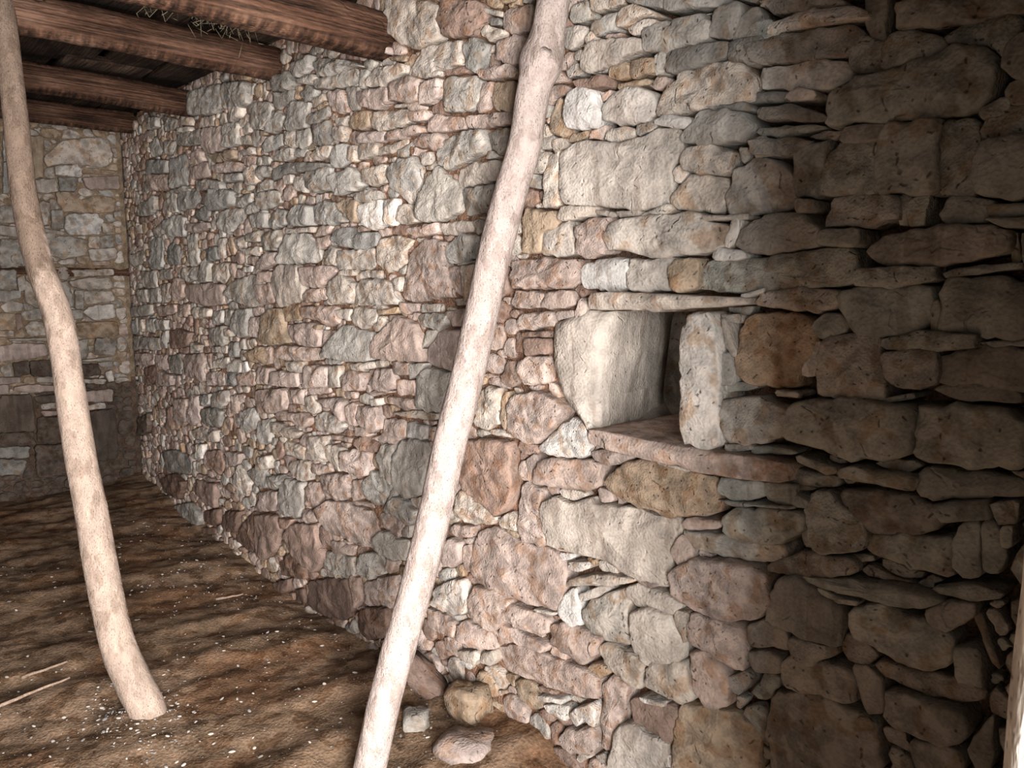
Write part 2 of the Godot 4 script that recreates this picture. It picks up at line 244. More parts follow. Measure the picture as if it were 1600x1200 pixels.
	["g", -3332, 1799, -3107, 1785, -3116, 1873, -3253, 1895, -3363, 1855],
	["g", -4149, 1287, -4054, 1252, -3907, 1260, -3875, 1350, -3891, 1411, -4085, 1400, -4142, 1343],
	["p", -2104, 1533, -2075, 1496, -2015, 1475, -2004, 1509, -2014, 1588, -2112, 1585],
	["d", -883, 612, -813, 634, -811, 675, -845, 680, -897, 660],
	["s", -453, 1818, -407, 1812, -409, 1855, -448, 1857, -461, 1836],
	["d", -4435, 1989, -4387, 1947, -4073, 1959, -4064, 2036, -4315, 2074, -4427, 2045],
	["b", -1332, 2164, -1309, 2161, -1262, 2167, -1222, 2173, -1275, 2209, -1321, 2208, -1338, 2179],
	["g", -2492, 635, -2405, 605, -2345, 608, -2309, 670, -2365, 685, -2452, 706, -2503, 667],
	["b", -1522, 1694, -1416, 1702, -1416, 1729, -1535, 1739, -1555, 1707],
	["p", -2290, 2011, -2239, 1997, -2143, 1973, -2105, 1980, -2123, 2032, -2247, 2046, -2299, 2030],
	["m", -5605, 50, -5291, 68, -5126, 219, -5411, 238, -5750, 120],
	["g", -2256, 1372, -2168, 1356, -2098, 1390, -2088, 1419, -2254, 1422, -2297, 1408],
	["w", -1460, 201, -1418, 239, -1377, 240, -1372, 285, -1392, 308, -1435, 280, -1489, 231],
	["p", -2565, 926, -2390, 939, -2388, 1012, -2563, 995],
	["s", -873, 1032, -839, 1027, -764, 1034, -761, 1052, -817, 1067, -874, 1058],
	["d", -3092, 2131, -2980, 2106, -2917, 2133, -2942, 2213, -3101, 2218],
	["s", -444, 1609, -380, 1604, -381, 1624, -480, 1630],
	["p", -2244, 2182, -2234, 2135, -2121, 2148, -2110, 2206, -2222, 2213],
	["d", -1312, 2219, -1244, 2194, -1189, 2173, -1194, 2205, -1323, 2242],
	["p", -2878, 1075, -2702, 1093, -2685, 1164, -2783, 1173, -2904, 1131],
	["p", -3915, 297, -3640, 369, -3631, 478, -3904, 412],
	["b", -1540, 2167, -1500, 2152, -1460, 2170, -1448, 2198, -1487, 2214, -1534, 2220],
	["p", -3606, 847, -3450, 867, -3296, 848, -3225, 874, -3189, 911, -3290, 929, -3403, 912, -3561, 904, -3664, 865],
	["s", -934, 1840, -854, 1821, -764, 1832, -805, 1843, -872, 1850, -935, 1856],
	["p", -3301, 470, -3191, 476, -3098, 579, -3146, 618, -3256, 598, -3314, 551],
	["r", -5393, 1152, -5327, 1109, -4901, 1157, -4888, 1241, -5153, 1257, -5380, 1220],
	["r", -1690, 1304, -1583, 1316, -1583, 1362, -1697, 1356],
	["p", -2960, 2296, -2904, 2236, -2775, 2210, -2796, 2305, -2943, 2327],
	["g", -1857, 1937, -1813, 1916, -1780, 1932, -1780, 1994, -1830, 1993, -1889, 1990],
	["b", -3212, 755, -3143, 716, -3040, 737, -3049, 852, -3223, 826],
	["b", -1439, 2241, -1422, 2227, -1321, 2221, -1321, 2238, -1439, 2271],
	["d", -4962, 1994, -4701, 2001, -4577, 2049, -4626, 2102, -4906, 2131, -4980, 2077],
	["p", -3628, 1024, -3333, 1045, -3345, 1116, -3621, 1101],
	["p", -1107, 806, -1057, 829, -1058, 868, -1098, 898, -1134, 841],
	["w", -2387, 940, -2237, 957, -2225, 1015, -2385, 1006],
	["m", -4520, 57, -4436, 55, -4236, 107, -4144, 248, -4419, 189, -4512, 122],
	["d", -408, 823, -390, 811, -427, 908, -446, 908],
	["k", -6288, 394, -6288, 368, -5957, 446, -5970, 597, -6288, 502],
	["g", -5670, 1651, -5427, 1656, -5357, 1822, -5461, 1873, -5628, 1859, -5702, 1699],
	["g", -1523, 2243, -1509, 2221, -1437, 2217, -1444, 2266, -1516, 2269],
	["g", -5316, 1921, -5185, 1857, -4912, 1834, -4891, 1954, -5016, 1987, -5272, 1961],
	["d", -4774, 701, -4688, 669, -4446, 693, -4379, 793, -4486, 811, -4764, 766],
	["s", -613, 1650, -599, 1620, -572, 1623, -569, 1682, -603, 1676],
	["r", -1477, 2046, -1400, 2030, -1360, 2031, -1366, 2058, -1502, 2069],
	["s", -417, 1082, -385, 1090, -386, 1135, -433, 1121],
	["g", -3659, 1695, -3493, 1703, -3433, 1741, -3466, 1791, -3630, 1793, -3693, 1771],
	["b", -2110, 1688, -1958, 1691, -1975, 1730, -2138, 1730],
	["w", -1208, 1905, -1104, 1879, -1085, 1885, -1103, 1906, -1177, 1929, -1218, 1916],
	["p", -5636, 2189, -5186, 2145, -5200, 2251, -5651, 2303],
	["g", -4142, 766, -4048, 720, -3874, 766, -3885, 883, -4110, 828],
	["g", -4765, 1648, -4638, 1667, -4680, 1770, -4701, 1851, -4860, 1848, -4890, 1675],
	["p", -2495, 2058, -2381, 2049, -2238, 2048, -2248, 2078, -2493, 2088],
	["g", -3698, 1901, -3571, 1897, -3453, 1921, -3485, 1979, -3649, 1989, -3733, 1962],
	["o", -2807, 1803, -2735, 1771, -2693, 1789, -2702, 1857, -2773, 1879, -2874, 1858],
	["p", -3790, 1431, -3575, 1443, -3625, 1543, -3823, 1535],
	["b", -3064, 766, -3018, 725, -2905, 709, -2899, 824, -3044, 817],
	["g", -2920, 2022, -2860, 1999, -2772, 2024, -2782, 2092, -2870, 2100, -2933, 2059],
	["s", -868, 1036, -794, 1052, -800, 1083, -879, 1072],
	["g", -4893, 2383, -4504, 2337, -4517, 2431, -4912, 2455],
	["b", -3435, 622, -3321, 590, -3211, 615, -3222, 702, -3392, 682, -3432, 656],
	["d", -3471, 2426, -3304, 2399, -3251, 2419, -3297, 2480, -3483, 2496],
	["g", -4141, 2265, -3945, 2254, -3932, 2363, -4123, 2394],
	["b", -2003, 1508, -1983, 1464, -1963, 1506, -1918, 1591, -2010, 1583],
	["r", -2806, 850, -2723, 825, -2597, 849, -2583, 886, -2719, 903, -2791, 882],
	["b", -4192, 345, -4036, 358, -3978, 448, -4070, 490, -4144, 524, -4235, 417],
	["g", -3869, 715, -3826, 683, -3687, 724, -3676, 850, -3859, 809],
	["g", -3577, 2308, -3620, 2268, -3523, 2242, -3422, 2259, -3382, 2298, -3433, 2338, -3552, 2352],
	["o", -2749, 2144, -2652, 2120, -2600, 2133, -2610, 2192, -2704, 2203, -2760, 2172],
	["r", -4669, 411, -4491, 389, -4395, 481, -4469, 551, -4714, 509],
	["p", -2511, 1064, -2388, 1049, -2297, 1063, -2296, 1101, -2522, 1089],
	["p", -1937, 2082, -1927, 2059, -1873, 2070, -1849, 2143, -1900, 2149],
	["p", -2330, 1707, -2288, 1692, -2149, 1697, -2148, 1737, -2340, 1726],
	["p", -1076, 906, -985, 935, -987, 953, -1078, 944, -1102, 916],
	["p", -3064, 1001, -2935, 968, -2848, 938, -2857, 1025, -2931, 1041, -3127, 1009],
	["o", -3912, 1125, -3687, 1124, -3679, 1211, -3809, 1216, -4000, 1156],
	["g", -937, 1790, -894, 1789, -876, 1814, -918, 1841, -948, 1834],
	["s", -963, 2047, -905, 2033, -895, 2053, -905, 2079, -949, 2081, -968, 2062],
	["g", -5917, 2037, -5578, 2021, -5456, 2057, -5476, 2147, -5941, 2121],
	["g", -3259, 2452, -3210, 2433, -3073, 2448, -3069, 2502, -3271, 2506],
	["d", -945, 542, -917, 541, -876, 592, -898, 613, -954, 571],
	["b", -2703, 2013, -2557, 2020, -2555, 2063, -2673, 2082, -2714, 2067],
	["w", -800, 1322, -777, 1316, -759, 1349, -758, 1391, -767, 1399, -786, 1388, -799, 1338],
	["s", -954, 998, -792, 1027, -793, 1035, -913, 1018, -994, 1007],
	["b", -3652, 783, -3573, 776, -3372, 790, -3316, 824, -3369, 832, -3526, 847, -3668, 832],
	["g", -5950, 1521, -5567, 1520, -5580, 1646, -6010, 1643],
	["g", -3607, 1826, -3550, 1796, -3391, 1812, -3385, 1873, -3499, 1894, -3583, 1873],
	["g", -5611, 2305, -5165, 2253, -5149, 2334, -5631, 2396],
	["w", -2494, 1743, -2431, 1745, -2404, 1843, -2502, 1840],
	["b", -2427, 1759, -2343, 1739, -2278, 1749, -2353, 1817, -2413, 1814],
	["b", -1821, 727, -1742, 735, -1726, 785, -1768, 799, -1839, 752],
	["d", -3514, 2369, -3460, 2342, -3290, 2358, -3270, 2397, -3490, 2426],
	["g", -6288, 1300, -5726, 1329, -5709, 1411, -6288, 1376],
	["b", -3523, 686, -3309, 690, -3286, 759, -3497, 760, -3538, 736],
	["w", -1588, 186, -1509, 192, -1488, 220, -1497, 250, -1618, 200],
	["d", -1026, 1904, -934, 1891, -958, 1916, -1087, 1931],
	["r", -6026, 790, -5623, 865, -5642, 971, -6086, 924],
	["p", -1915, 1619, -1843, 1638, -1860, 1705, -1933, 1676],
	["p", -5169, 599, -5054, 640, -5029, 799, -5248, 777, -5314, 606],
	["g", -995, 1279, -962, 1282, -957, 1315, -976, 1362, -1004, 1351],
	["p", -3874, 1263, -3694, 1262, -3683, 1375, -3864, 1361],
	["o", -1785, 1060, -1768, 1073, -1759, 1164, -1776, 1193, -1803, 1159, -1812, 1089],
	["p", -4306, 2153, -3917, 2116, -3912, 2157, -4094, 2193, -4352, 2194],
	["b", -4418, 1552, -4226, 1549, -4165, 1624, -4211, 1663, -4432, 1649],
	["p", -3047, 302, -2853, 340, -2821, 395, -3044, 367],
	["b", -3052, 1609, -2990, 1612, -2894, 1605, -2875, 1675, -2950, 1695, -3018, 1667],
	["o", -3462, 1351, -3289, 1365, -3300, 1444, -3493, 1424],
	["g", -4497, 1197, -4300, 1187, -4242, 1230, -4285, 1305, -4541, 1275],
	["s", -454, 1399, -365, 1408, -389, 1418, -470, 1409],
	["p", -2675, 2071, -2508, 2060, -2495, 2095, -2660, 2115, -2699, 2095],
	["p", -3225, 1447, -3006, 1464, -3033, 1516, -3187, 1510, -3239, 1485],
	["b", -2374, 1024, -2193, 1035, -2173, 1062, -2302, 1062, -2477, 1030],
	["p", -4935, 632, -4791, 696, -4770, 849, -4902, 837, -5030, 666],
	["w", -1034, 1571, -970, 1567, -940, 1578, -961, 1593, -1020, 1605, -1039, 1590],
	["g", -3942, 442, -3798, 464, -3789, 558, -3930, 554, -4056, 489],
	["g", -3610, 2167, -3429, 2175, -3424, 2235, -3603, 2240, -3666, 2208],
	["b", -2380, 1842, -2334, 1812, -2265, 1820, -2254, 1866, -2378, 1879],
	["p", -3442, 955, -3252, 969, -3264, 1048, -3456, 1020],
	["p", -2427, 1102, -2318, 1113, -2316, 1172, -2437, 1168],
	["b", -1294, 2135, -1247, 2132, -1212, 2156, -1254, 2169, -1305, 2156],
	["s", -623, 1625, -603, 1624, -599, 1688, -627, 1684],
	["g", -2755, 2216, -2685, 2205, -2680, 2295, -2791, 2310],
	["p", -3814, 1613, -3687, 1607, -3517, 1638, -3513, 1686, -3633, 1695, -3725, 1661],
	["d", -5326, 1677, -5072, 1669, -5018, 1785, -5189, 1818, -5308, 1776],
	["b", -3011, 1074, -2897, 1092, -2892, 1183, -3005, 1175],
	["s", -802, 1135, -727, 1115, -702, 1128, -705, 1136, -798, 1149],
	["p", -2101, 641, -2050, 633, -1970, 656, -1961, 695, -2071, 682, -2101, 660],
	["p", -4688, 2159, -4398, 2146, -4439, 2235, -4736, 2233],
	["m", -4849, 19, -4723, 24, -4533, 74, -4519, 182, -4839, 88],
	["g", -5036, 1580, -4872, 1552, -4681, 1576, -4670, 1645, -4958, 1654, -5029, 1622],
	["p", -4650, 925, -4357, 953, -4345, 1042, -4638, 1008],
	["g", -2699, 1853, -2590, 1841, -2517, 1850, -2527, 1876, -2617, 1901, -2724, 1869],
	["s", -554, 1457, -548, 1411, -527, 1415, -535, 1485, -546, 1485],
	["p", -3825, 1114, -3646, 1135, -3638, 1222, -3815, 1213],
	["s", -918, 1127, -806, 1145, -803, 1154, -876, 1157, -919, 1144],
	["g", -3267, 2165, -3218, 2126, -3144, 2138, -3109, 2178, -3123, 2209, -3262, 2216],
	["b", -1656, 1841, -1602, 1839, -1596, 1898, -1649, 1900],
	["o", -4299, 2203, -3997, 2191, -4014, 2244, -4394, 2261],
	["g", -3811, 1822, -3636, 1812, -3627, 1901, -3847, 1885],
	["g", -3682, 471, -3548, 506, -3465, 576, -3542, 580, -3761, 528],
	["r", -2843, 183, -2813, 115, -2748, 182, -2775, 267, -2852, 260],
	["o", -1373, 2053, -1336, 2039, -1300, 2046, -1312, 2080, -1368, 2078],
	["w", -862, 1895, -795, 1887, -788, 1902, -810, 1915, -841, 1924, -866, 1909],
	["d", -5358, 943, -5134, 950, -5109, 1097, -5412, 1055],
	["k", -6286, -83, -6245, -39, -6259, 131, -6288, 55],
	["o", -1350, 2017, -1306, 2014, -1237, 2011, -1238, 2027, -1356, 2035],
	["p", -4115, 977, -3870, 1000, -3862, 1082, -4108, 1043],
	["p", -3837, 1011, -3656, 1028, -3648, 1116, -3828, 1102],
	["b", -2040, 187, -1958, 192, -1929, 231, -1939, 259, -2060, 212],
	["g", -6053, 1069, -5579, 1085, -5599, 1177, -6033, 1157],
	["p", -2097, 1406, -2056, 1376, -2015, 1403, -1988, 1444, -2125, 1429],
	["p", -2832, 596, -2740, 623, -2736, 714, -2844, 686],
	["d", -3132, 2219, -3034, 2212, -2939, 2228, -2951, 2271, -3129, 2261],
	["b", -1113, 661, -1075, 602, -1065, 698, -1103, 697],
	["b", -3422, 2180, -3293, 2145, -3257, 2156, -3269, 2218, -3416, 2241],
	["s", -494, 1800, -458, 1800, -444, 1816, -455, 1834, -498, 1817],
	["p", -5195, 1432, -5011, 1456, -4964, 1542, -5128, 1600, -5255, 1500],
	["r", -1756, 1309, -1698, 1312, -1698, 1367, -1756, 1375],
	["p", -3362, 394, -3308, 380, -3158, 426, -3155, 484, -3341, 443],
	["b", -2567, 2015, -2444, 2013, -2342, 2031, -2352, 2050, -2458, 2046, -2554, 2044],
	["b", -3081, 2062, -2936, 2058, -2919, 2104, -3045, 2117, -3127, 2091],
	["p", -2035, 559, -2014, 514, -1972, 538, -1982, 624, -2022, 620],
	["g", -4525, 811, -4351, 818, -4263, 881, -4309, 935, -4514, 894],
	["b", -1060, 1663, -939, 1659, -944, 1672, -1069, 1677],
	["g", -3366, 2098, -3294, 2113, -3325, 2156, -3479, 2162, -3558, 2125],
	["b", -1441, 600, -1384, 632, -1348, 661, -1361, 677, -1449, 624],
	["p", -4356, 467, -4134, 527, -4103, 591, -4371, 566],
	["p", -2447, 1181, -2337, 1190, -2336, 1236, -2457, 1233],
	["r", -3176, 329, -3141, 303, -3035, 334, -3064, 400, -3169, 407],
	["g", -3848, 2067, -3722, 2051, -3551, 2066, -3567, 2100, -3715, 2120],
	["p", -5624, 1319, -5197, 1352, -5186, 1418, -5650, 1389],
	["s", -990, 1261, -906, 1280, -924, 1297, -983, 1288, -1001, 1285],
	["g", -3911, 1895, -3729, 1889, -3682, 1943, -3764, 1962, -3952, 1933],
	["p", -2592, 897, -2460, 904, -2412, 938, -2537, 943, -2643, 903],
	["b", -3889, 535, -3796, 549, -3679, 592, -3695, 653, -3882, 612],
	["g", -5232, 2520, -4953, 2497, -4974, 2561, -5280, 2633],
	["b", -3871, 2043, -3713, 2036, -3745, 2132, -3884, 2123],
	["g", -4064, 1949, -3947, 1935, -3806, 1953, -3800, 2002, -4059, 1993],
	["g", -4639, 1553, -4487, 1551, -4445, 1650, -4556, 1694, -4663, 1595],
	["b", -3428, 1114, -3240, 1121, -3236, 1177, -3443, 1162],
	["b", -2789, 1159, -2606, 1195, -2618, 1221, -2829, 1192],
	["d", -4754, 1941, -4545, 1904, -4429, 1936, -4475, 1998, -4719, 1978],
	["p", -2827, 940, -2766, 934, -2747, 1026, -2791, 1037, -2854, 1013],
	["d", -6288, 1164, -6141, 1195, -6166, 1301, -6288, 1276],
	["b", -4794, 1330, -4516, 1349, -4509, 1398, -4752, 1406, -4879, 1381],
	["b", -1928, 219, -1870, 227, -1832, 269, -1851, 293, -1919, 261],
	["w", -1509, 678, -1466, 678, -1410, 712, -1424, 724, -1509, 700],
	["g", -4699, 2096, -4409, 2067, -4453, 2138, -4719, 2157],
	["b", -3285, 1954, -3160, 1934, -3170, 2018, -3279, 2015],
	["b", -1241, 1685, -1157, 1690, -1159, 1718, -1262, 1693],
	["b", -2914, 2132, -2839, 2104, -2780, 2112, -2791, 2162, -2896, 2172],
	["g", -5222, 2036, -5154, 2005, -5012, 1998, -5020, 2145, -5249, 2082],
	["m", -3675, -102, -3518, -34, -3514, 40, -3691, -32],
	["b", -4953, 550, -4691, 569, -4680, 645, -4803, 653, -5012, 586],
	["p", -4858, 1872, -4676, 1845, -4439, 1865, -4489, 1897, -4851, 1912],
	["d", -6288, 1037, -6124, 1074, -6105, 1168, -6288, 1150],
	["s", -431, 1546, -414, 1546, -425, 1604, -435, 1604],
	["s", -781, 941, -731, 952, -760, 987, -792, 980],
	["g", -3171, 2324, -3067, 2328, -3049, 2353, -3147, 2396, -3217, 2371],
	["p", -6126, 942, -5761, 969, -5744, 1055, -6152, 1029],
	["r", -2110, 2212, -1978, 2195, -1977, 2216, -2118, 2236],
	["d", -4343, 954, -4177, 968, -4117, 1061, -4333, 1034],
	["w", -1001, 1602, -984, 1596, -964, 1617, -965, 1667, -981, 1668, -1001, 1619],
	["p", -5686, 825, -5361, 855, -5312, 930, -5585, 943],
	["p", -1679, 940, -1654, 939, -1629, 978, -1647, 1008, -1696, 978],
	["b", -1533, 2085, -1477, 2083, -1477, 2116, -1512, 2120, -1540, 2110],
	["g", -4166, 2086, -3901, 2066, -3896, 2107, -4184, 2132],
	["p", -5700, 950, -5455, 945, -5432, 1065, -5722, 1046],
	["p", -3220, 646, -3113, 654, -3011, 693, -3042, 711, -3216, 695],
	["p", -4676, 2230, -4464, 2243, -4536, 2321, -4722, 2315],
	["g", -5550, 2401, -5278, 2388, -5402, 2516, -5570, 2494],
	["p", -1383, 909, -1330, 922, -1343, 950, -1397, 953],
	["p", -2416, 1434, -2382, 1413, -2287, 1430, -2297, 1455, -2415, 1460],
	["p", -3225, 1018, -3019, 1048, -3017, 1078, -3239, 1056],
	["b", -2897, 2167, -2764, 2160, -2775, 2202, -2908, 2211],
	["b", -4031, 2380, -3885, 2381, -3878, 2439, -4043, 2469],
	["g", -6179, 1676, -5892, 1706, -5871, 1801, -6251, 1767],
	["m", -3475, -89, -3351, -48, -3364, 37, -3491, -20],
	["g", -1216, 2023, -1181, 2031, -1184, 2083, -1225, 2073],
	["g", -3748, 1818, -3617, 1810, -3610, 1885, -3740, 1895],
	["b", -1871, 1031, -1749, 1038, -1734, 1051, -1818, 1059, -1896, 1044],
	["g", -3906, 1756, -3703, 1746, -3698, 1804, -3924, 1792],
	["b", -1332, 1690, -1259, 1690, -1260, 1707, -1343, 1710],
	["p", -5147, 1331, -4935, 1336, -4889, 1422, -5168, 1408],
	["g", -2265, 1424, -2145, 1427, -2145, 1457, -2254, 1456],
	["p", -1472, 1421, -1443, 1426, -1430, 1457, -1452, 1486, -1466, 1468, -1480, 1435],
	["s", -855, 1057, -758, 1073, -759, 1082, -855, 1071],
	["g", -6151, 1414, -5830, 1417, -5810, 1514, -6083, 1515],
	["p", -3779, 1539, -3604, 1546, -3599, 1596, -3773, 1599],
	["s", -736, 854, -695, 844, -649, 855, -643, 867, -670, 861, -737, 867],
	["g", -2526, 609, -2499, 635, -2445, 732, -2482, 733, -2552, 625],
	["d", -2944, -48, -2844, -14, -2784, 34, -2843, 54, -2943, -15],
	["r", -5510, 531, -5347, 553, -5317, 724, -5483, 682],
	["p", -2297, 2093, -2208, 2084, -2207, 2119, -2306, 2131],
	["g", -5763, 1417, -5511, 1420, -5529, 1525, -5784, 1514],
	["p", -1558, 1415, -1479, 1428, -1486, 1448, -1565, 1441],
	["d", -827, 1661, -784, 1663, -784, 1689, -832, 1696],
	["g", -3731, 1983, -3559, 1990, -3574, 2041, -3725, 2041],
	["g", -3900, 425, -3754, 473, -3770, 546, -3891, 523],
	["b", -1636, 1907, -1575, 1904, -1582, 1940, -1636, 1938],
	["g", -4397, 2066, -4158, 2042, -4201, 2092, -4413, 2133],
	["g", -985, 1122, -908, 1139, -913, 1153, -990, 1141],
	["g", -4760, 782, -4567, 815, -4529, 892, -4813, 841],
	["b", -991, 1374, -966, 1344, -960, 1360, -972, 1383, -991, 1443, -1001, 1435],
	["b", -1182, 1054, -1073, 1055, -1073, 1064, -1208, 1069],
	["b", -3230, 948, -3156, 932, -3119, 962, -3168, 1023, -3242, 1013],
	["r", -2197, 2109, -2143, 2092, -2112, 2105, -2121, 2142, -2196, 2132],
	["b", -5411, 1418, -5248, 1455, -5266, 1558, -5463, 1547],
	["g", -4509, 1300, -4333, 1315, -4323, 1394, -4498, 1381],
	["r", -1698, 1364, -1576, 1365, -1577, 1385, -1698, 1375],
	["b", -4491, 1046, -4239, 1066, -4256, 1132, -4486, 1087],
	["g", -2335, 1171, -2273, 1201, -2230, 1244, -2334, 1231],
	["p", -4259, 803, -4149, 815, -4111, 928, -4247, 906],
	["d", -4508, 1673, -4334, 1678, -4351, 1756, -4527, 1744],
	["b", -4069, 1720, -3920, 1723, -3912, 1794, -4087, 1776],
	["p", -3062, 1677, -2976, 1689, -2958, 1740, -3090, 1732],
	["p", -2551, 2355, -2438, 2366, -2449, 2387, -2574, 2391],
	["g", -5495, 1574, -5224, 1582, -5212, 1648, -5519, 1643],
	["b", -3095, 2285, -2964, 2297, -2991, 2331, -3124, 2327],
	["g", -4321, 1306, -4209, 1308, -4147, 1397, -4309, 1395],
	["p", -3028, 837, -2824, 854, -2794, 880, -3042, 858],
	["g", -5224, 2379, -5078, 2358, -4998, 2431, -5243, 2468],
	["g", -5935, 1205, -5713, 1200, -5651, 1312, -5916, 1293],
	["b", -3213, 2410, -3078, 2382, -3031, 2394, -3060, 2422, -3228, 2428],
	["g", -4229, 1048, -4046, 1053, -4039, 1110, -4113, 1127, -4224, 1087],
	["w", -1602, 222, -1509, 252, -1510, 268, -1625, 235],
	["g", -4217, 1129, -4083, 1138, -4098, 1224, -4233, 1207],
	["b", -3406, 1769, -3156, 1762, -3155, 1784, -3404, 1792],
	["b", -2917, 1390, -2823, 1370, -2806, 1429, -2930, 1420],
	["p", -2972, 1743, -2926, 1777, -3039, 1786, -3106, 1737],
	["b", -2755, 1034, -2652, 1038, -2651, 1075, -2708, 1086, -2768, 1062],
	["p", -3313, 759, -3235, 763, -3212, 842, -3268, 837, -3349, 780],
	["b", -1855, 2255, -1786, 2265, -1801, 2284, -1879, 2283],
	["b", -3892, 1690, -3711, 1675, -3706, 1725, -3933, 1718],
	["s", -406, 1046, -390, 1043, -390, 1092, -410, 1082],
	["s", -622, 1281, -561, 1297, -565, 1309, -626, 1290],
	["p", -2776, 895, -2658, 905, -2657, 942, -2774, 933],
	["b", -1568, 1887, -1530, 1897, -1537, 1929, -1583, 1925],
	["b", -2781, 2030, -2736, 2009, -2707, 2020, -2718, 2078, -2777, 2079],
	["b", -2250, 1937, -2193, 1937, -2192, 1980, -2259, 1982],
	["g", -5472, 1862, -5304, 1899, -5296, 1943, -5367, 1973, -5578, 1916],
	["p", -2327, 2137, -2247, 2123, -2246, 2159, -2337, 2163],
	["w", -1162, 1767, -1145, 1756, -1118, 1787, -1140, 1812, -1169, 1794],
	["p", -3076, 1255, -3041, 1262, -2955, 1330, -3072, 1327],
	["p", -1604, 1207, -1578, 1186, -1548, 1191, -1570, 1228, -1603, 1234],
	["b", -4674, 572, -4459, 606, -4478, 676, -4669, 616],
	["g", -1886, 2350, -1809, 2319, -1801, 2332, -1910, 2376],
	["g", -5106, 2107, -4743, 2102, -4798, 2138, -5134, 2141],
	["g", -5643, 1228, -5397, 1237, -5385, 1308, -5629, 1301],
	["o", -2557, 1406, -2441, 1415, -2417, 1441, -2569, 1426],
	["m", -4928, -87, -4601, -4, -4655, 26, -4922, -40],
	["p", -2551, 371, -2509, 366, -2454, 428, -2535, 429],
	["p", -1201, 710, -1163, 735, -1203, 751, -1258, 723],
	["g", -5513, 2574, -5314, 2565, -5337, 2635, -5535, 2656],
	["b", -2458, 1503, -2405, 1496, -2404, 1557, -2469, 1545],
	["b", -2068, 1450, -1996, 1451, -1996, 1481, -2077, 1474],
	["g", -853, 1271, -794, 1272, -795, 1287, -858, 1285],
	["g", -2223, 1313, -2167, 1362, -2233, 1362, -2257, 1289],
	["w", -2362, 682, -2310, 678, -2275, 735, -2373, 708],
	["b", -4318, 1693, -4235, 1680, -4219, 1796, -4304, 1791],
	["b", -2233, 2227, -2138, 2218, -2128, 2233, -2232, 2250],
	["b", -4841, 2497, -4653, 2467, -4673, 2519, -4861, 2561],
	["p", -2821, 580, -2646, 605, -2672, 621, -2864, 593],
	["p", -2234, 956, -2198, 954, -2175, 1018, -2233, 1005],
	["w", -4908, 429, -4770, 450, -4725, 549, -4862, 530],
	["b", -1406, 1705, -1341, 1691, -1341, 1705, -1418, 1720],
	["r", -3578, 290, -3488, 311, -3446, 368, -3595, 342],
	["o", -2460, 2342, -2354, 2312, -2343, 2333, -2471, 2357],
	["g", -3306, 2107, -3214, 2092, -3145, 2122, -3269, 2141],
	["b", -3920, 2196, -3738, 2180, -3755, 2216, -3938, 2224],
	["b", -2637, 1555, -2554, 1547, -2540, 1581, -2636, 1584],
	["w", -1215, 389, -1132, 409, -1133, 420, -1227, 401],
	["b", -2502, 2394, -2437, 2398, -2448, 2427, -2525, 2432],
	["g", -5549, 1106, -5424, 1112, -5401, 1234, -5529, 1218],
	["b", -3324, 1059, -3244, 1075, -3241, 1126, -3339, 1109],
	["b", -3913, 2250, -3774, 2231, -3832, 2293, -3931, 2288],
	["b", -2423, 545, -2357, 554, -2357, 605, -2411, 586],
	["d", -1871, 2311, -1817, 2298, -1824, 2321, -1878, 2340],
	["w", -1542, 692, -1495, 711, -1502, 726, -1557, 716],
	["b", -1642, 504, -1547, 520, -1541, 533, -1649, 513],
	["p", -4743, 302, -4494, 355, -4607, 353, -4993, 311],
	["g", -3676, 2116, -3566, 2111, -3563, 2144, -3670, 2167],
	["b", -4910, 2462, -4658, 2433, -4682, 2466, -4936, 2496],
	["b", -2162, 490, -2104, 514, -2115, 539, -2173, 529],
	["g", -997, 1430, -955, 1426, -955, 1449, -1007, 1447],
	["b", -3403, 1995, -3305, 1992, -3319, 2035, -3400, 2035],
	["b", -1448, 2148, -1413, 2164, -1427, 2183, -1456, 2169],
	["b", -4889, 1126, -4721, 1136, -4687, 1170, -4881, 1182],
	["w", -1138, 238, -1091, 254, -1099, 279, -1134, 276],
	["b", -4396, 1147, -4253, 1146, -4247, 1196, -4419, 1176],
	["g", -1419, 2075, -1366, 2068, -1372, 2084, -1425, 2086],
	["b", -2039, 1585, -1916, 1593, -1916, 1604, -2048, 1591],
	["w", -3992, 1600, -3846, 1598, -3842, 1633, -3989, 1628],
	["b", -2636, 1034, -2563, 1050, -2575, 1078, -2648, 1062],
	["w", -945, 1481, -896, 1497, -893, 1507, -955, 1492],
	["b", -2445, 2170, -2349, 2159, -2348, 2171, -2444, 2182],
	["b", -4253, 1245, -4140, 1251, -4161, 1291, -4274, 1286],
	["b", -4064, 1182, -3983, 1188, -4002, 1247, -4085, 1222],
	["w", -4033, 1053, -3952, 1069, -3971, 1128, -4027, 1114],
	["b", -6065, 1197, -5965, 1199, -5945, 1294, -6045, 1293],
	["b", -2863, 1565, -2798, 1564, -2797, 1594, -2877, 1581],
	["b", -1490, 2121, -1466, 2116, -1466, 2143, -1490, 2143],
	["b", -2486, 1981, -2432, 1973, -2420, 1992, -2486, 1994],
	["o", -3136, 1326, -3077, 1328, -3060, 1354, -3151, 1343],
	["w", -4533, 1138, -4437, 1144, -4433, 1177, -4529, 1171],
	["b", -3151, 1760, -3094, 1756, -3092, 1781, -3150, 1785],
	["b", -2794, 1563, -2744, 1562, -2743, 1586, -2793, 1587],
	["p", -2583, 1086, -2452, 1121, -2476, 1105, -2659, 1100],
]
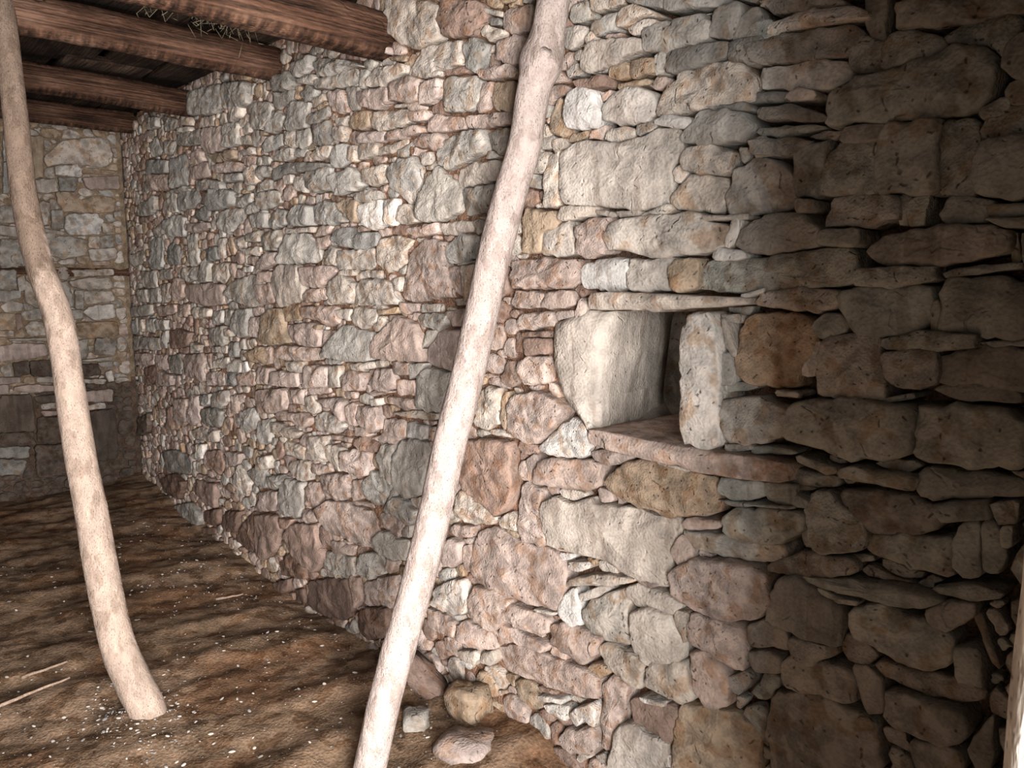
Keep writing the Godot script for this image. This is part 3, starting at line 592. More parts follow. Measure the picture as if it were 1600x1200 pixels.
const BACK_WALL_STONES := [
	["b", -481, 2380, -379, 2413, -92, 2420, -45, 2474, -60, 2618, -146, 2632, -368, 2581, -497, 2448],
	["k", -327, 207, -142, 206, -142, 600, -347, 596],
	["k", -897, 502, -673, 487, -675, 760, -878, 767],
	["k", -688, 142, -493, 136, -478, 368, -693, 384],
	["o", -428, 2142, -401, 2072, -179, 2073, -58, 2096, -41, 2196, -170, 2213, -295, 2153, -351, 2222, -433, 2213],
	["k", -673, 392, -456, 376, -443, 569, -659, 593],
	["g", -542, 1771, -417, 1735, -260, 1768, -254, 1880, -406, 1902, -536, 1868],
	["w", -399, 1960, -370, 1900, -166, 1923, -138, 2025, -179, 2073, -361, 2062, -395, 2034],
	["p", -863, 1005, -678, 1013, -554, 1035, -569, 1122, -757, 1135, -857, 1112],
	["g", -814, 1659, -650, 1674, -658, 1866, -800, 1860],
	["o", -378, 1179, -290, 1146, -81, 1156, -86, 1272, -350, 1268, -384, 1243],
	["o", -579, 2277, -505, 2306, -485, 2601, -579, 2579],
	["k", -906, 415, -678, 384, -691, 488, -899, 502],
	["b", -701, 2190, -597, 2198, -594, 2401, -688, 2381],
	["o", -686, 2387, -592, 2408, -591, 2587, -693, 2585],
	["p", -225, 2246, -15, 2265, -10, 2367, -263, 2329],
	["b", -376, 1534, -266, 1503, -103, 1522, -110, 1599, -285, 1602, -394, 1571],
	["k", -679, 887, -515, 876, -518, 1005, -681, 1002],
	["d", -920, 194, -772, 183, -744, 283, -911, 320],
	["w", -239, 1276, -94, 1303, -112, 1408, -280, 1386, -325, 1346],
	["g", -462, 1375, -371, 1387, -374, 1450, -404, 1579, -494, 1553],
	["b", -299, 1401, -87, 1425, -105, 1504, -304, 1504],
	["p", -346, 670, -156, 652, -150, 759, -363, 751],
	["b", -590, 2192, -417, 2206, -422, 2305, -586, 2278],
	["d", -258, 1026, -115, 1005, -106, 1113, -154, 1157, -251, 1146],
	["d", -912, 323, -734, 297, -717, 385, -907, 399],
	["b", -237, 1720, -69, 1738, -53, 1830, -254, 1810],
	["g", -824, 1515, -719, 1515, -711, 1653, -816, 1640],
	["g", -792, 1967, -687, 1972, -679, 2108, -786, 2078],
	["o", -845, 1226, -740, 1222, -731, 1349, -837, 1351],
	["b", -350, 1603, -86, 1620, -94, 1671, -379, 1653],
	["b", -573, 1956, -497, 1971, -475, 2123, -518, 2144, -568, 2093],
	["b", -687, 1200, -656, 1172, -545, 1184, -559, 1275, -647, 1292, -694, 1254],
	["p", -784, 796, -685, 769, -510, 773, -508, 810, -703, 830, -792, 822],
	["w", -425, 2331, -267, 2332, -252, 2386, -284, 2422, -422, 2393],
	["d", -410, 2217, -306, 2225, -289, 2330, -415, 2318],
	["g", -384, 995, -312, 1003, -292, 1150, -399, 1130],
	["g", -476, 1939, -396, 1955, -399, 2084, -479, 2079],
	["k", -773, 892, -684, 899, -678, 1004, -787, 998],
	["k", -354, 863, -220, 867, -238, 952, -370, 959],
	["g", -756, 2174, -715, 2177, -700, 2391, -741, 2387],
	["b", -678, 1425, -595, 1377, -625, 1554, -667, 1576],
	["g", -690, 1291, -556, 1301, -573, 1380, -707, 1356],
	["k", -654, 688, -496, 686, -492, 752, -671, 742],
	["g", -833, 1429, -792, 1425, -701, 1454, -690, 1504, -828, 1505],
	["g", -740, 2391, -699, 2395, -686, 2586, -727, 2581],
	["b", -801, 1894, -760, 1880, -683, 1875, -678, 1951, -795, 1958],
	["b", -800, 1349, -699, 1360, -686, 1412, -771, 1442, -828, 1389],
	["o", -261, 2360, -52, 2368, -29, 2396, -258, 2410],
	["g", -371, 1375, -312, 1361, -303, 1508, -362, 1508],
	["b", -482, 1587, -400, 1585, -372, 1641, -406, 1682, -478, 1667],
	["g", -431, 1296, -322, 1294, -318, 1362, -448, 1364],
	["g", -164, 1827, -76, 1830, -71, 1927, -172, 1910],
	["p", -875, 847, -744, 849, -741, 889, -871, 899],
	["b", -250, 1824, -175, 1814, -170, 1911, -245, 1908],
	["b", -380, 822, -213, 794, -189, 834, -378, 848],
	["b", -644, 841, -507, 830, -504, 871, -641, 881],
	["b", -552, 1920, -396, 1902, -394, 1928, -569, 1956],
	["b", -779, 1151, -547, 1141, -545, 1166, -797, 1164],
	["g", -710, 1491, -662, 1515, -668, 1621, -715, 1597],
	["w", -328, 607, -214, 609, -211, 652, -246, 659, -349, 637],
	["b", -627, 638, -519, 641, -517, 683, -635, 681],
	["b", -147, 1934, -67, 1952, -76, 2009, -156, 2004],
	["b", -328, 974, -136, 976, -135, 1003, -348, 989],
	["r", -738, 1220, -701, 1243, -707, 1339, -741, 1340],
	["p", -877, 776, -819, 771, -814, 841, -872, 846],
	["b", -554, 1871, -468, 1875, -456, 1917, -562, 1912],
	["b", -851, 1185, -759, 1181, -756, 1222, -848, 1225],
	["p", -620, 590, -522, 594, -521, 622, -638, 634],
	["w", -179, 810, -139, 809, -147, 899, -201, 888],
	["g", -222, 928, -140, 924, -137, 968, -242, 960],
	["b", -64, 2046, -10, 2064, -10, 2110, -64, 2091],
]

var noise := FastNoiseLite.new()
var fine := FastNoiseLite.new()
var stone_mats := {}
var earth_mat: StandardMaterial3D
var clay_mat: StandardMaterial3D
var dark_earth_mat: StandardMaterial3D
var soil_mat: StandardMaterial3D
var beam_mat: StandardMaterial3D
var plank_mat: StandardMaterial3D
var pole_mat: StandardMaterial3D
var pole_mat_b: StandardMaterial3D
var straw_mat: StandardMaterial3D
var door_mat: StandardMaterial3D
var wall_mat: StandardMaterial3D

func _ready() -> void:
	setup_view()
	noise.seed = 11
	noise.frequency = 1.0
	noise.noise_type = FastNoiseLite.TYPE_SIMPLEX_SMOOTH
	noise.fractal_octaves = 3
	fine.seed = 23
	fine.frequency = 1.0
	fine.fractal_octaves = 4
	make_materials()
	build_shell()
	build_long_wall()
	build_back_wall()
	build_floor()
	build_roof()
	build_poles()
	build_loose_things()

# ------------------------------------------------------------------ view and light
func setup_view() -> void:
	var cam := Camera3D.new()
	cam.name = "camera"
	cam.fov = 54.70
	cam.near = 0.02
	cam.far = 60.0
	add_child(cam)
	var pitch := deg_to_rad(7.125)
	var th := deg_to_rad(40.544)
	cam.look_at_from_position(Vector3(0, 1.5, 1.5), Vector3(0, 1.5, 1.5) + Vector3(-cos(th) * cos(pitch), -sin(pitch), -sin(th) * cos(pitch)), Vector3.UP)
	cam.current = true

	var env := Environment.new()
	var sky := Sky.new()
	var sm := ProceduralSkyMaterial.new()
	sm.sky_top_color = Color(0.62, 0.70, 0.80)
	sm.sky_horizon_color = Color(0.84, 0.86, 0.88)
	sm.ground_bottom_color = Color(0.40, 0.36, 0.31)
	sm.ground_horizon_color = Color(0.60, 0.57, 0.53)
	sky.sky_material = sm
	env.background_mode = Environment.BG_SKY
	env.sky = sky
	env.background_energy_multiplier = 1.0
	env.tonemap_mode = Environment.TONE_MAPPER_LINEAR
	env.tonemap_exposure = 1.0
	env.sdfgi_enabled = true
	env.ssao_enabled = true
	env.ssil_enabled = true
	var we := WorldEnvironment.new()
	we.name = "world"
	we.environment = env
	add_child(we)

	# daylight entering by the doorway, as large as the opening and just outside it
	var door := AreaLight3D.new()
	door.name = "doorway_daylight"
	door.area_size = Vector2(DOOR_Z1 - DOOR_Z0, DOOR_TOP - 0.05)
	door.light_color = Color(0.99, 0.985, 0.98)
	door.light_energy = 40.0
	door.shadow_enabled = true
	door.area_range = 14.0
	door.position = Vector3(OUTER_X + 0.02, DOOR_TOP * 0.5, (DOOR_Z0 + DOOR_Z1) * 0.5)
	door.rotation.y = PI / 2
	add_child(door)
	# area light added beyond the doorway, fitted to the wall's fall-off of light
	var yard := AreaLight3D.new()
	yard.name = "added_yard_light"
	yard.area_size = Vector2(1.6, 2.0)
	yard.light_color = Color(1.0, 0.945, 0.925)
	yard.light_energy = 58.0
	yard.shadow_enabled = true
	yard.area_range = 16.0
	yard.position = Vector3(2.0, 1.2, 2.2)
	yard.rotation.y = PI / 2
	add_child(yard)

# ------------------------------------------------------------------ helpers
func tag(o: Node, label: String, category := "", group := "", kind := "") -> void:
	if label != "":
		o.set_meta("label", label)
	if category != "":
		o.set_meta("category", category)
	if group != "":
		o.set_meta("group", group)
	if kind != "":
		o.set_meta("kind", kind)

func node_at(called: String, at := Vector3.ZERO, turn := 0.0) -> Node3D:
	var o := Node3D.new()
	o.name = called
	add_child(o, true)
	o.position = at
	o.rotation.y = turn
	return o

func put(mesh: Mesh, called: String, mat: Material, parent: Node, at := Vector3.ZERO) -> MeshInstance3D:
	var o := MeshInstance3D.new()
	o.name = called
	o.mesh = mesh
	if mat:
		o.material_override = mat
	parent.add_child(o, true)
	o.position = at
	return o

func begin() -> SurfaceTool:
	var st := SurfaceTool.new()
	st.begin(Mesh.PRIMITIVE_TRIANGLES)
	st.set_smooth_group(0)
	return st

func finish(st: SurfaceTool, into: ArrayMesh = null) -> ArrayMesh:
	st.index()
	st.generate_normals()
	return st.commit(into) if into else st.commit()

func box(called: String, lo: Vector3, hi: Vector3, mat: Material, parent: Node) -> MeshInstance3D:
	var b := BoxMesh.new()
	b.size = hi - lo
	return put(b, called, mat, parent, (lo + hi) * 0.5)

func h01(a: float, b := 0.0) -> float:
	var v := sin(a * 12.9898 + b * 78.233) * 43758.5453
	return v - floor(v)

# a closed lattice of points: rows of equal length, every row a closed ring
func loft(st: SurfaceTool, rings: Array, cap_first: bool, cap_last: bool) -> void:
	var n: int = rings[0].size()
	for k in rings.size() - 1:
		var a: PackedVector3Array = rings[k]
		var b: PackedVector3Array = rings[k + 1]
		for i in n:
			var j := (i + 1) % n
			for p in [a[i], b[i], a[j], a[j], b[i], b[j]]:
				st.add_vertex(p)
	for e in [[cap_first, 0, true], [cap_last, rings.size() - 1, false]]:
		if not e[0]:
			continue
		var r: PackedVector3Array = rings[e[1]]
		var c := Vector3.ZERO
		for p in r:
			c += p / n
		for i in n:
			var j := (i + 1) % n
			if e[2]:
				for p in [c, r[i], r[j]]:
					st.add_vertex(p)
			else:
				for p in [c, r[j], r[i]]:
					st.add_vertex(p)

# ------------------------------------------------------------------ textures and materials
func grey(freq: float, sd: int, oct: int, size := 512, kind := FastNoiseLite.TYPE_SIMPLEX_SMOOTH, fractal := FastNoiseLite.FRACTAL_FBM) -> PackedByteArray:
	var f := FastNoiseLite.new()
	f.noise_type = kind
	f.fractal_type = fractal
	f.frequency = freq
	f.seed = sd
	f.fractal_octaves = oct
	var im := f.get_seamless_image(size, size)
	im.convert(Image.FORMAT_L8)
	return im.get_data()

func image_tex(size: int, bytes: PackedByteArray) -> ImageTexture:
	return ImageTexture.create_from_image(Image.create_from_data(size, size, false, Image.FORMAT_RGB8, bytes))

func tri(tex: Texture2D, color: Color, scale: Vector3, height: Texture2D, relief: float, rough := 0.95) -> StandardMaterial3D:
	var m := StandardMaterial3D.new()
	m.albedo_color = color
	m.albedo_texture = tex
	m.uv1_triplanar = true
	m.uv1_world_triplanar = true
	m.uv1_scale = scale
	m.uv1_triplanar_sharpness = 4.0
	m.roughness = rough
	m.metallic_specular = 0.25
	m.vertex_color_use_as_albedo = true
	if height:
		m.heightmap_enabled = true
		m.heightmap_texture = height
		m.heightmap_scale = relief
	return m

func make_materials() -> void:
	var S := 512
	var broad := grey(0.006, 3, 4)
	var mid := grey(0.02, 5, 5)
	var mid2 := grey(0.013, 17, 5)
	var grain := grey(0.12, 7, 3)
	var crack := grey(0.011, 9, 4, 512, FastNoiseLite.TYPE_SIMPLEX_SMOOTH, FastNoiseLite.FRACTAL_RIDGED)
	# mottled stone: pale and brown blotches with their own outlines, grain, a few cracks
	var bytes := PackedByteArray()
	var relief := PackedByteArray()
	var streak := PackedByteArray()
	bytes.resize(S * S * 3)
	streak.resize(S * S * 3)
	relief.resize(S * S * 3)
	for y in S:
		for x in S:
			var i := y * S + x
			var b := broad[i] / 255.0
			var m := mid[i] / 255.0
			var g := grain[i] / 255.0
			var q := mid2[i] / 255.0
			var c := crack[i] / 255.0
			var v := 0.70 + 0.32 * b + 0.26 * (m - 0.5) + 0.16 * (g - 0.5)
			var stain := smoothstep(0.50, 0.74, q) * 0.8
			var pale := smoothstep(0.58, 0.66, m) * 0.5
			var cr := smoothstep(0.84, 0.93, c)
			var r_ := lerpf(lerpf(v, 0.98, pale), v * 0.88, stain)
			var g_ := lerpf(lerpf(v, 0.97, pale), v * 0.80, stain)
			var b_ := lerpf(lerpf(v, 0.96, pale), v * 0.73, stain)
			var k := 1.0 - 0.35 * cr
			bytes[i * 3] = int(clampf(r_ * k, 0, 1) * 255)
			bytes[i * 3 + 1] = int(clampf(g_ * k, 0, 1) * 255)
			bytes[i * 3 + 2] = int(clampf(b_ * k, 0, 1) * 255)
			var hh := clampf(0.45 * m + 0.25 * q + 0.3 * g + 0.2 * b - 0.35 * cr, 0, 1)
			for k3 in 3:
				relief[i * 3 + k3] = int(hh * 255)
			# streaked stone: the same matter drawn out down the face
			var si := (y / 4) * S + x
			var s := mid[si] / 255.0
			var s2 := mid2[(y / 6) * S + x] / 255.0
			var sv := 0.76 + 0.20 * s + 0.22 * (b - 0.5) + 0.14 * (g - 0.5) + 0.14 * (m - 0.5)
			var dark := smoothstep(0.62, 0.70, s2) * 0.28
			streak[i * 3] = int(clampf(lerpf(sv, sv * 0.66, dark), 0, 1) * 255)
			streak[i * 3 + 1] = int(clampf(lerpf(sv, sv * 0.60, dark), 0, 1) * 255)
			streak[i * 3 + 2] = int(clampf(lerpf(sv, sv * 0.56, dark), 0, 1) * 255)
	var mottled := image_tex(S, bytes)
	var streaked := image_tex(S, streak)
	var bumps := image_tex(S, relief)
	var tones := {
		"g": Color(0.715, 0.695, 0.662), "b": Color(0.780, 0.740, 0.695), "w": Color(0.860, 0.838, 0.810), "p": Color(0.742, 0.675, 0.635),
		"r": Color(0.615, 0.530, 0.482), "o": Color(0.700, 0.625, 0.540), "d": Color(0.610, 0.595, 0.568), "s": Color(0.655, 0.660, 0.635), "m": Color(0.480, 0.400, 0.355), "k": Color(0.420, 0.375, 0.340)}  # the last two tones are darker, for stones low on the walls
	for t in tones:
		var list := []
		for k in 3:
			var m := tri(streaked if k == 2 else mottled, tones[t], Vector3(1.5, 1.5, 1.5) * [1.0, 1.4, 1.0][k], bumps, 0.75)
			m.uv1_offset = Vector3(0.31 * k, 0.57 * k + h01(t.unicode_at(0)), 0.13 * k)
			list.append(m)
		stone_mats[t] = list
	# earth: bedding mud and trodden floor
	var eb := PackedByteArray()
	var fb := PackedByteArray()
	var fr := PackedByteArray()
	eb.resize(S * S * 3)
	fb.resize(S * S * 3)
	fr.resize(S * S * 3)
	var speck := grey(0.20, 31, 2)
	for i in S * S:
		var b := broad[i] / 255.0
		var m := mid[i] / 255.0
		var g := grain[i] / 255.0
		var s := speck[i] / 255.0
		var q := mid2[i] / 255.0
		var v := 0.62 + 0.30 * m + 0.3 * (g - 0.5)
		eb[i * 3] = int(clampf(v, 0, 1) * 255)
		eb[i * 3 + 1] = int(clampf(v * (0.93 + 0.08 * b), 0, 1) * 255)
		eb[i * 3 + 2] = int(clampf(v * (0.86 + 0.14 * b), 0, 1) * 255)
		var chip := smoothstep(0.80, 0.86, s)
		var wet := smoothstep(0.55, 0.66, q)
		var f := 0.62 + 0.30 * b + 0.22 * (m - 0.5) + 0.26 * (g - 0.5) - 0.16 * wet
		fb[i * 3] = int(clampf(lerpf(f, 1.0, chip), 0, 1) * 255)
		fb[i * 3 + 1] = int(clampf(lerpf(f * (0.97 - 0.05 * wet), 1.0, chip), 0, 1) * 255)
		fb[i * 3 + 2] = int(clampf(lerpf(f * (0.94 - 0.10 * wet), 0.98, chip), 0, 1) * 255)
		var hh := clampf(0.5 * m + 0.35 * g + 0.3 * chip + 0.15 * q, 0, 1)
		for k3 in 3:
			fr[i * 3 + k3] = int(hh * 255)
	var earth_tex := image_tex(S, eb)
	earth_mat = tri(earth_tex, Color(0.600, 0.485, 0.415), Vector3.ONE * 2.2, bumps, 1.2, 1.0)
	clay_mat = tri(earth_tex, Color(0.535, 0.480, 0.415), Vector3.ONE * 1.6, bumps, 1.0, 1.0)
	dark_earth_mat = tri(earth_tex, Color(0.370, 0.315, 0.280), Vector3.ONE * 1.6, bumps, 1.0, 1.0)
	soil_mat = tri(image_tex(S, fb), Color(0.630, 0.540, 0.460), Vector3.ONE * 1.1, image_tex(S, fr), 0.7, 1.0)
	wall_mat = tri(mottled, Color(0.34, 0.315, 0.29), Vector3.ONE * 0.8, bumps, 1.5)
	# wood
	var wb := PackedByteArray()
	var pb := PackedByteArray()
	var pr := PackedByteArray()
	wb.resize(S * S * 3)
	pb.resize(S * S * 3)
	pr.resize(S * S * 3)
	for y in S:
		for x in S:
			var i := y * S + x
			var along := mid[((y * 6) % S) * S + x / 4] / 255.0
			var b := broad[i] / 255.0
			var g := grain[((y * 2) % S) * S + x / 2] / 255.0
			var v := 0.30 + 0.66 * along + 0.34 * (g - 0.5) + 0.5 * (b - 0.5)
			wb[i * 3] = int(clampf(v, 0, 1) * 255)
			wb[i * 3 + 1] = int(clampf(v * (0.90 + 0.10 * b), 0, 1) * 255)
			wb[i * 3 + 2] = int(clampf(v * (0.82 + 0.18 * b), 0, 1) * 255)
			# peeled pole: pale sapwood, greyer patches of clinging bark, small dark flecks
			var q := mid2[i] / 255.0
			var m := mid[i] / 255.0
			var fleck := smoothstep(0.74, 0.80, speck[i] / 255.0) * 0.35
			var dark_patch := smoothstep(0.56, 0.64, q) * 0.55
			var pv := 0.86 + 0.16 * (m - 0.5) + 0.12 * (grain[i] / 255.0 - 0.5) - fleck
			pb[i * 3] = int(clampf(lerpf(pv, pv * 0.80, dark_patch), 0, 1) * 255)
			pb[i * 3 + 1] = int(clampf(lerpf(pv * 0.98, pv * 0.76, dark_patch), 0, 1) * 255)
			pb[i * 3 + 2] = int(clampf(lerpf(pv * 0.95, pv * 0.72, dark_patch), 0, 1) * 255)
			var hh := clampf(0.5 * m + 0.3 * grain[i] / 255.0 - 0.3 * fleck + 0.2 * dark_patch, 0, 1)
			for k3 in 3:
				pr[i * 3 + k3] = int(hh * 255)
	var wood_tex := image_tex(S, wb)
	beam_mat = tri(wood_tex, Color(0.410, 0.315, 0.260), Vector3(2.0, 1.5, 0.6), bumps, 0.8, 0.85)
	plank_mat = tri(wood_tex, Color(0.330, 0.275, 0.235), Vector3(0.7, 1.5, 1.4), bumps, 0.9, 0.95)
	var pt := image_tex(S, pb)
	var ph := image_tex(S, pr)
	pole_mat = tri(pt, Color(0.675, 0.635, 0.625), Vector3(2.6, 1.3, 2.6), ph, 0.6, 0.8)
	pole_mat_b = tri(pt, Color(0.650, 0.590, 0.550), Vector3(2.2, 1.1, 2.2), ph, 0.6, 0.85)
	pole_mat_b.uv1_offset = Vector3(0.4, 0.2, 0.7)
	door_mat = tri(pt, Color(1.0, 0.99, 0.97), Vector3(3, 0.8, 3), ph, 0.4, 0.7)
	straw_mat = StandardMaterial3D.new()
	straw_mat.albedo_color = Color(0.44, 0.40, 0.32)
	straw_mat.roughness = 0.9

# ------------------------------------------------------------------ stones
func to_poly(flat: Array, from := 0) -> PackedVector2Array:
	var p := PackedVector2Array()
	for i in range(from, flat.size(), 2):
		p.append(Vector2(flat[i], flat[i + 1]) * 0.001)
	return p

func centroid(p: PackedVector2Array) -> Vector2:
	var a := 0.0
	var c := Vector2.ZERO
	for i in p.size():
		var q := p[(i + 1) % p.size()]
		var w := p[i].cross(q)
		a += w
		c += (p[i] + q) * w
	return c / (3.0 * a) if absf(a) > 1e-9 else p[0]

# the traced outline with its corners rubbed off and its edges made uneven, as evenly spaced points
func weathered(p: PackedVector2Array, sd: float, step: float) -> PackedVector2Array:
	var cut := PackedVector2Array()
	for i in p.size():
		var a := p[i]
		var b := p[(i + 1) % p.size()]
		cut.append(a.lerp(b, 0.09))
		cut.append(a.lerp(b, 0.91))
	var total := 0.0
	for i in cut.size():
		total += cut[i].distance_to(cut[(i + 1) % cut.size()])
	var n := clampi(int(total / step), 12, 56)
	var out := PackedVector2Array()
	var seg := 0
	var done := 0.0
	for k in n:
		var want := total * k / n
		while done + cut[seg].distance_to(cut[(seg + 1) % cut.size()]) < want and seg < cut.size() - 1:
			done += cut[seg].distance_to(cut[(seg + 1) % cut.size()])
			seg += 1
		var l := cut[seg].distance_to(cut[(seg + 1) % cut.size()])
		out.append(cut[seg].lerp(cut[(seg + 1) % cut.size()], (want - done) / maxf(l, 1e-6)))
	var c := centroid(out)
	var size := sqrt(total * total / 16.0)
	for k in n:
		var d := (out[k] - c)
		var j := noise.get_noise_3d(out[k].x * 22.0, out[k].y * 22.0, sd * 3.1) * minf(0.012, size * 0.10)
		out[k] += d.normalized() * j
	return out

# one stone about its own centre: rounded arris, uneven bulging face, sides that run back into the wall
func stone(st: SurfaceTool, outline: PackedVector2Array, sd: float, face: float, back: float, at := Vector3.ZERO, coarse := false, flat_face := 1.0) -> void:
	var c := centroid(outline)
	var p := weathered(outline, sd, 0.034 if coarse else 0.013)
	var n := p.size()
	var reach := 0.0
	for q in p:
		reach += q.distance_to(c) / n
	var bevel := clampf(reach * 0.14, 0.003, 0.009)
	var bulge := clampf(reach * 0.08, 0.001, 0.008)
	var rough := clampf(reach * 0.17, 0.002, 0.014) * flat_face
	var tilt := Vector2(h01(sd, 1.7) - 0.5, h01(sd, 4.1) - 0.5) * 0.16 * flat_face
	var steps := [[0.0, -back, 0.0], [0.0, -bevel * 1.6, 0.4], [0.10, -bevel * 0.75, 0.6], [0.45, -bevel * 0.22, 0.8], [1.15, 0.0, 1.0]]
	var inner := [0.62, 0.3] if coarse or reach < 0.05 else ([0.88, 0.75, 0.62, 0.49, 0.36, 0.23, 0.1] if reach > 0.10 else [0.8, 0.6, 0.4, 0.2])
	var rings := []
	for s in steps:
		var ring := PackedVector3Array()
		for q in p:
			var d := q - c
			var l := d.length()
			var w := d * maxf(0.45, 1.0 - s[0] * bevel / maxf(l, 0.004))
			ring.append(face_point(w, c, s[1], s[2], face, tilt, rough, sd, at))
		rings.append(ring)
	for s in inner:
		var ring := PackedVector3Array()
		for q in p:
			var d := q - c
			var l := d.length()
			var w: Vector2 = d * maxf(0.45, 1.0 - 1.15 * bevel / maxf(l, 0.004)) * s
			ring.append(face_point(w, c, bulge * (1.0 - s * s), 1.0, face, tilt, rough, sd, at))
		rings.append(ring)
	loft(st, rings, false, false)
	var last: PackedVector3Array = rings[-1]
	var m := face_point(Vector2.ZERO, c, bulge, 1.0, face, tilt, rough, sd, at)
	for i in n:
		for v in [m, last[(i + 1) % n], last[i]]:
			st.add_vertex(v)

func face_point(w: Vector2, c: Vector2, z: float, k: float, face: float, tilt: Vector2, rough: float, sd: float, at: Vector3) -> Vector3:
	var r := noise.get_noise_3d((w.x + c.x) * 7.0, (w.y + c.y) * 9.0, sd) + 0.5 * absf(noise.get_noise_3d((w.x + c.x) * 15.0, (w.y + c.y) * 24.0, sd + 5.0)) + 0.30 * noise.get_noise_3d((w.x + c.x) * 48.0, (w.y + c.y) * 48.0, sd)
	var side := 0.0 if k > 0.0 else 1.0
	return Vector3(w.x, w.y, face * (1.0 - side) + z + k * (r * rough + w.dot(tilt))) + at

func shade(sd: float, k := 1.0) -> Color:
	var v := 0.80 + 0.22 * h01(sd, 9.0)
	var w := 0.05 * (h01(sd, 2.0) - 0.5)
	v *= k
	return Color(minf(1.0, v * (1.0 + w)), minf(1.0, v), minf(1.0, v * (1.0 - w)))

func pick(tone: String, sd: float) -> StandardMaterial3D:
	return stone_mats[tone][int(h01(sd, 6.0) * 2.99)]

# ---- small stones wedged between the large ones
class Cover:
	var cell := 0.007
	var w := 0
	var h := 0
	var lo := Vector2.ZERO
	var used := PackedByteArray()
	func start(a: Vector2, b: Vector2) -> void:
		lo = a
		w = int((b.x - a.x) / cell)
		h = int((b.y - a.y) / cell)
		used.resize(w * h)
	func taken(p: Vector2) -> bool:
		var x := int((p.x - lo.x) / cell)
		var y := int((p.y - lo.y) / cell)
		return x < 0 or y < 0 or x >= w or y >= h or used[y * w + x] != 0
	func stamp(p: PackedVector2Array) -> void:
		var a := p[0]
		var b := p[0]
		for q in p:
			a = a.min(q)
			b = b.max(q)
		for y in range(maxi(0, int((a.y - lo.y) / cell)), mini(h, int((b.y - lo.y) / cell) + 1)):
			var yy := lo.y + (y + 0.5) * cell
			var xs := PackedFloat32Array()
			for i in p.size():
				var s := p[i]
				var t := p[(i + 1) % p.size()]
				if (s.y <= yy) != (t.y <= yy):
					xs.append(s.x + (yy - s.y) / (t.y - s.y) * (t.x - s.x))
			xs.sort()
			for k in range(0, xs.size() - 1, 2):
				for x in range(maxi(0, int((xs[k] - lo.x) / cell)), mini(w, int((xs[k + 1] - lo.x) / cell) + 1)):
					used[y * w + x] = 1

func fill_gaps(cover: Cover, rng: RandomNumberGenerator, tries: int) -> Array:
	var out := []
	for t in tries:
		var part := float(t) / tries
		var least: float = lerpf(0.034, 0.011, sqrt(part))
		var most: float = lerpf(0.075, 0.030, part)
		var c := cover.lo + Vector2(rng.randf() * cover.w, rng.randf() * cover.h) * cover.cell
		if cover.taken(c):
			continue
		var flatness := rng.randf_range(0.42, 0.95)
		var poly := PackedVector2Array()
		var small := 0
		var n := 11
		var size := rng.randf_range(least * 1.6, most)
		for k in n:
			var a := TAU * (k + 0.35 * rng.randf()) / n
			var d := Vector2(cos(a), sin(a) * flatness)
			var reach := 0.004
			while reach < size and not cover.taken(c + d * (reach + 0.006)):
				reach += 0.005
			reach = minf(reach, size)
			if reach * d.length() < least * flatness:
				small += 1
			poly.append(c + d * maxf(reach - 0.001, 0.003))
		if small > 3:
			continue
		cover.stamp(poly)
		out.append(poly)
	return out

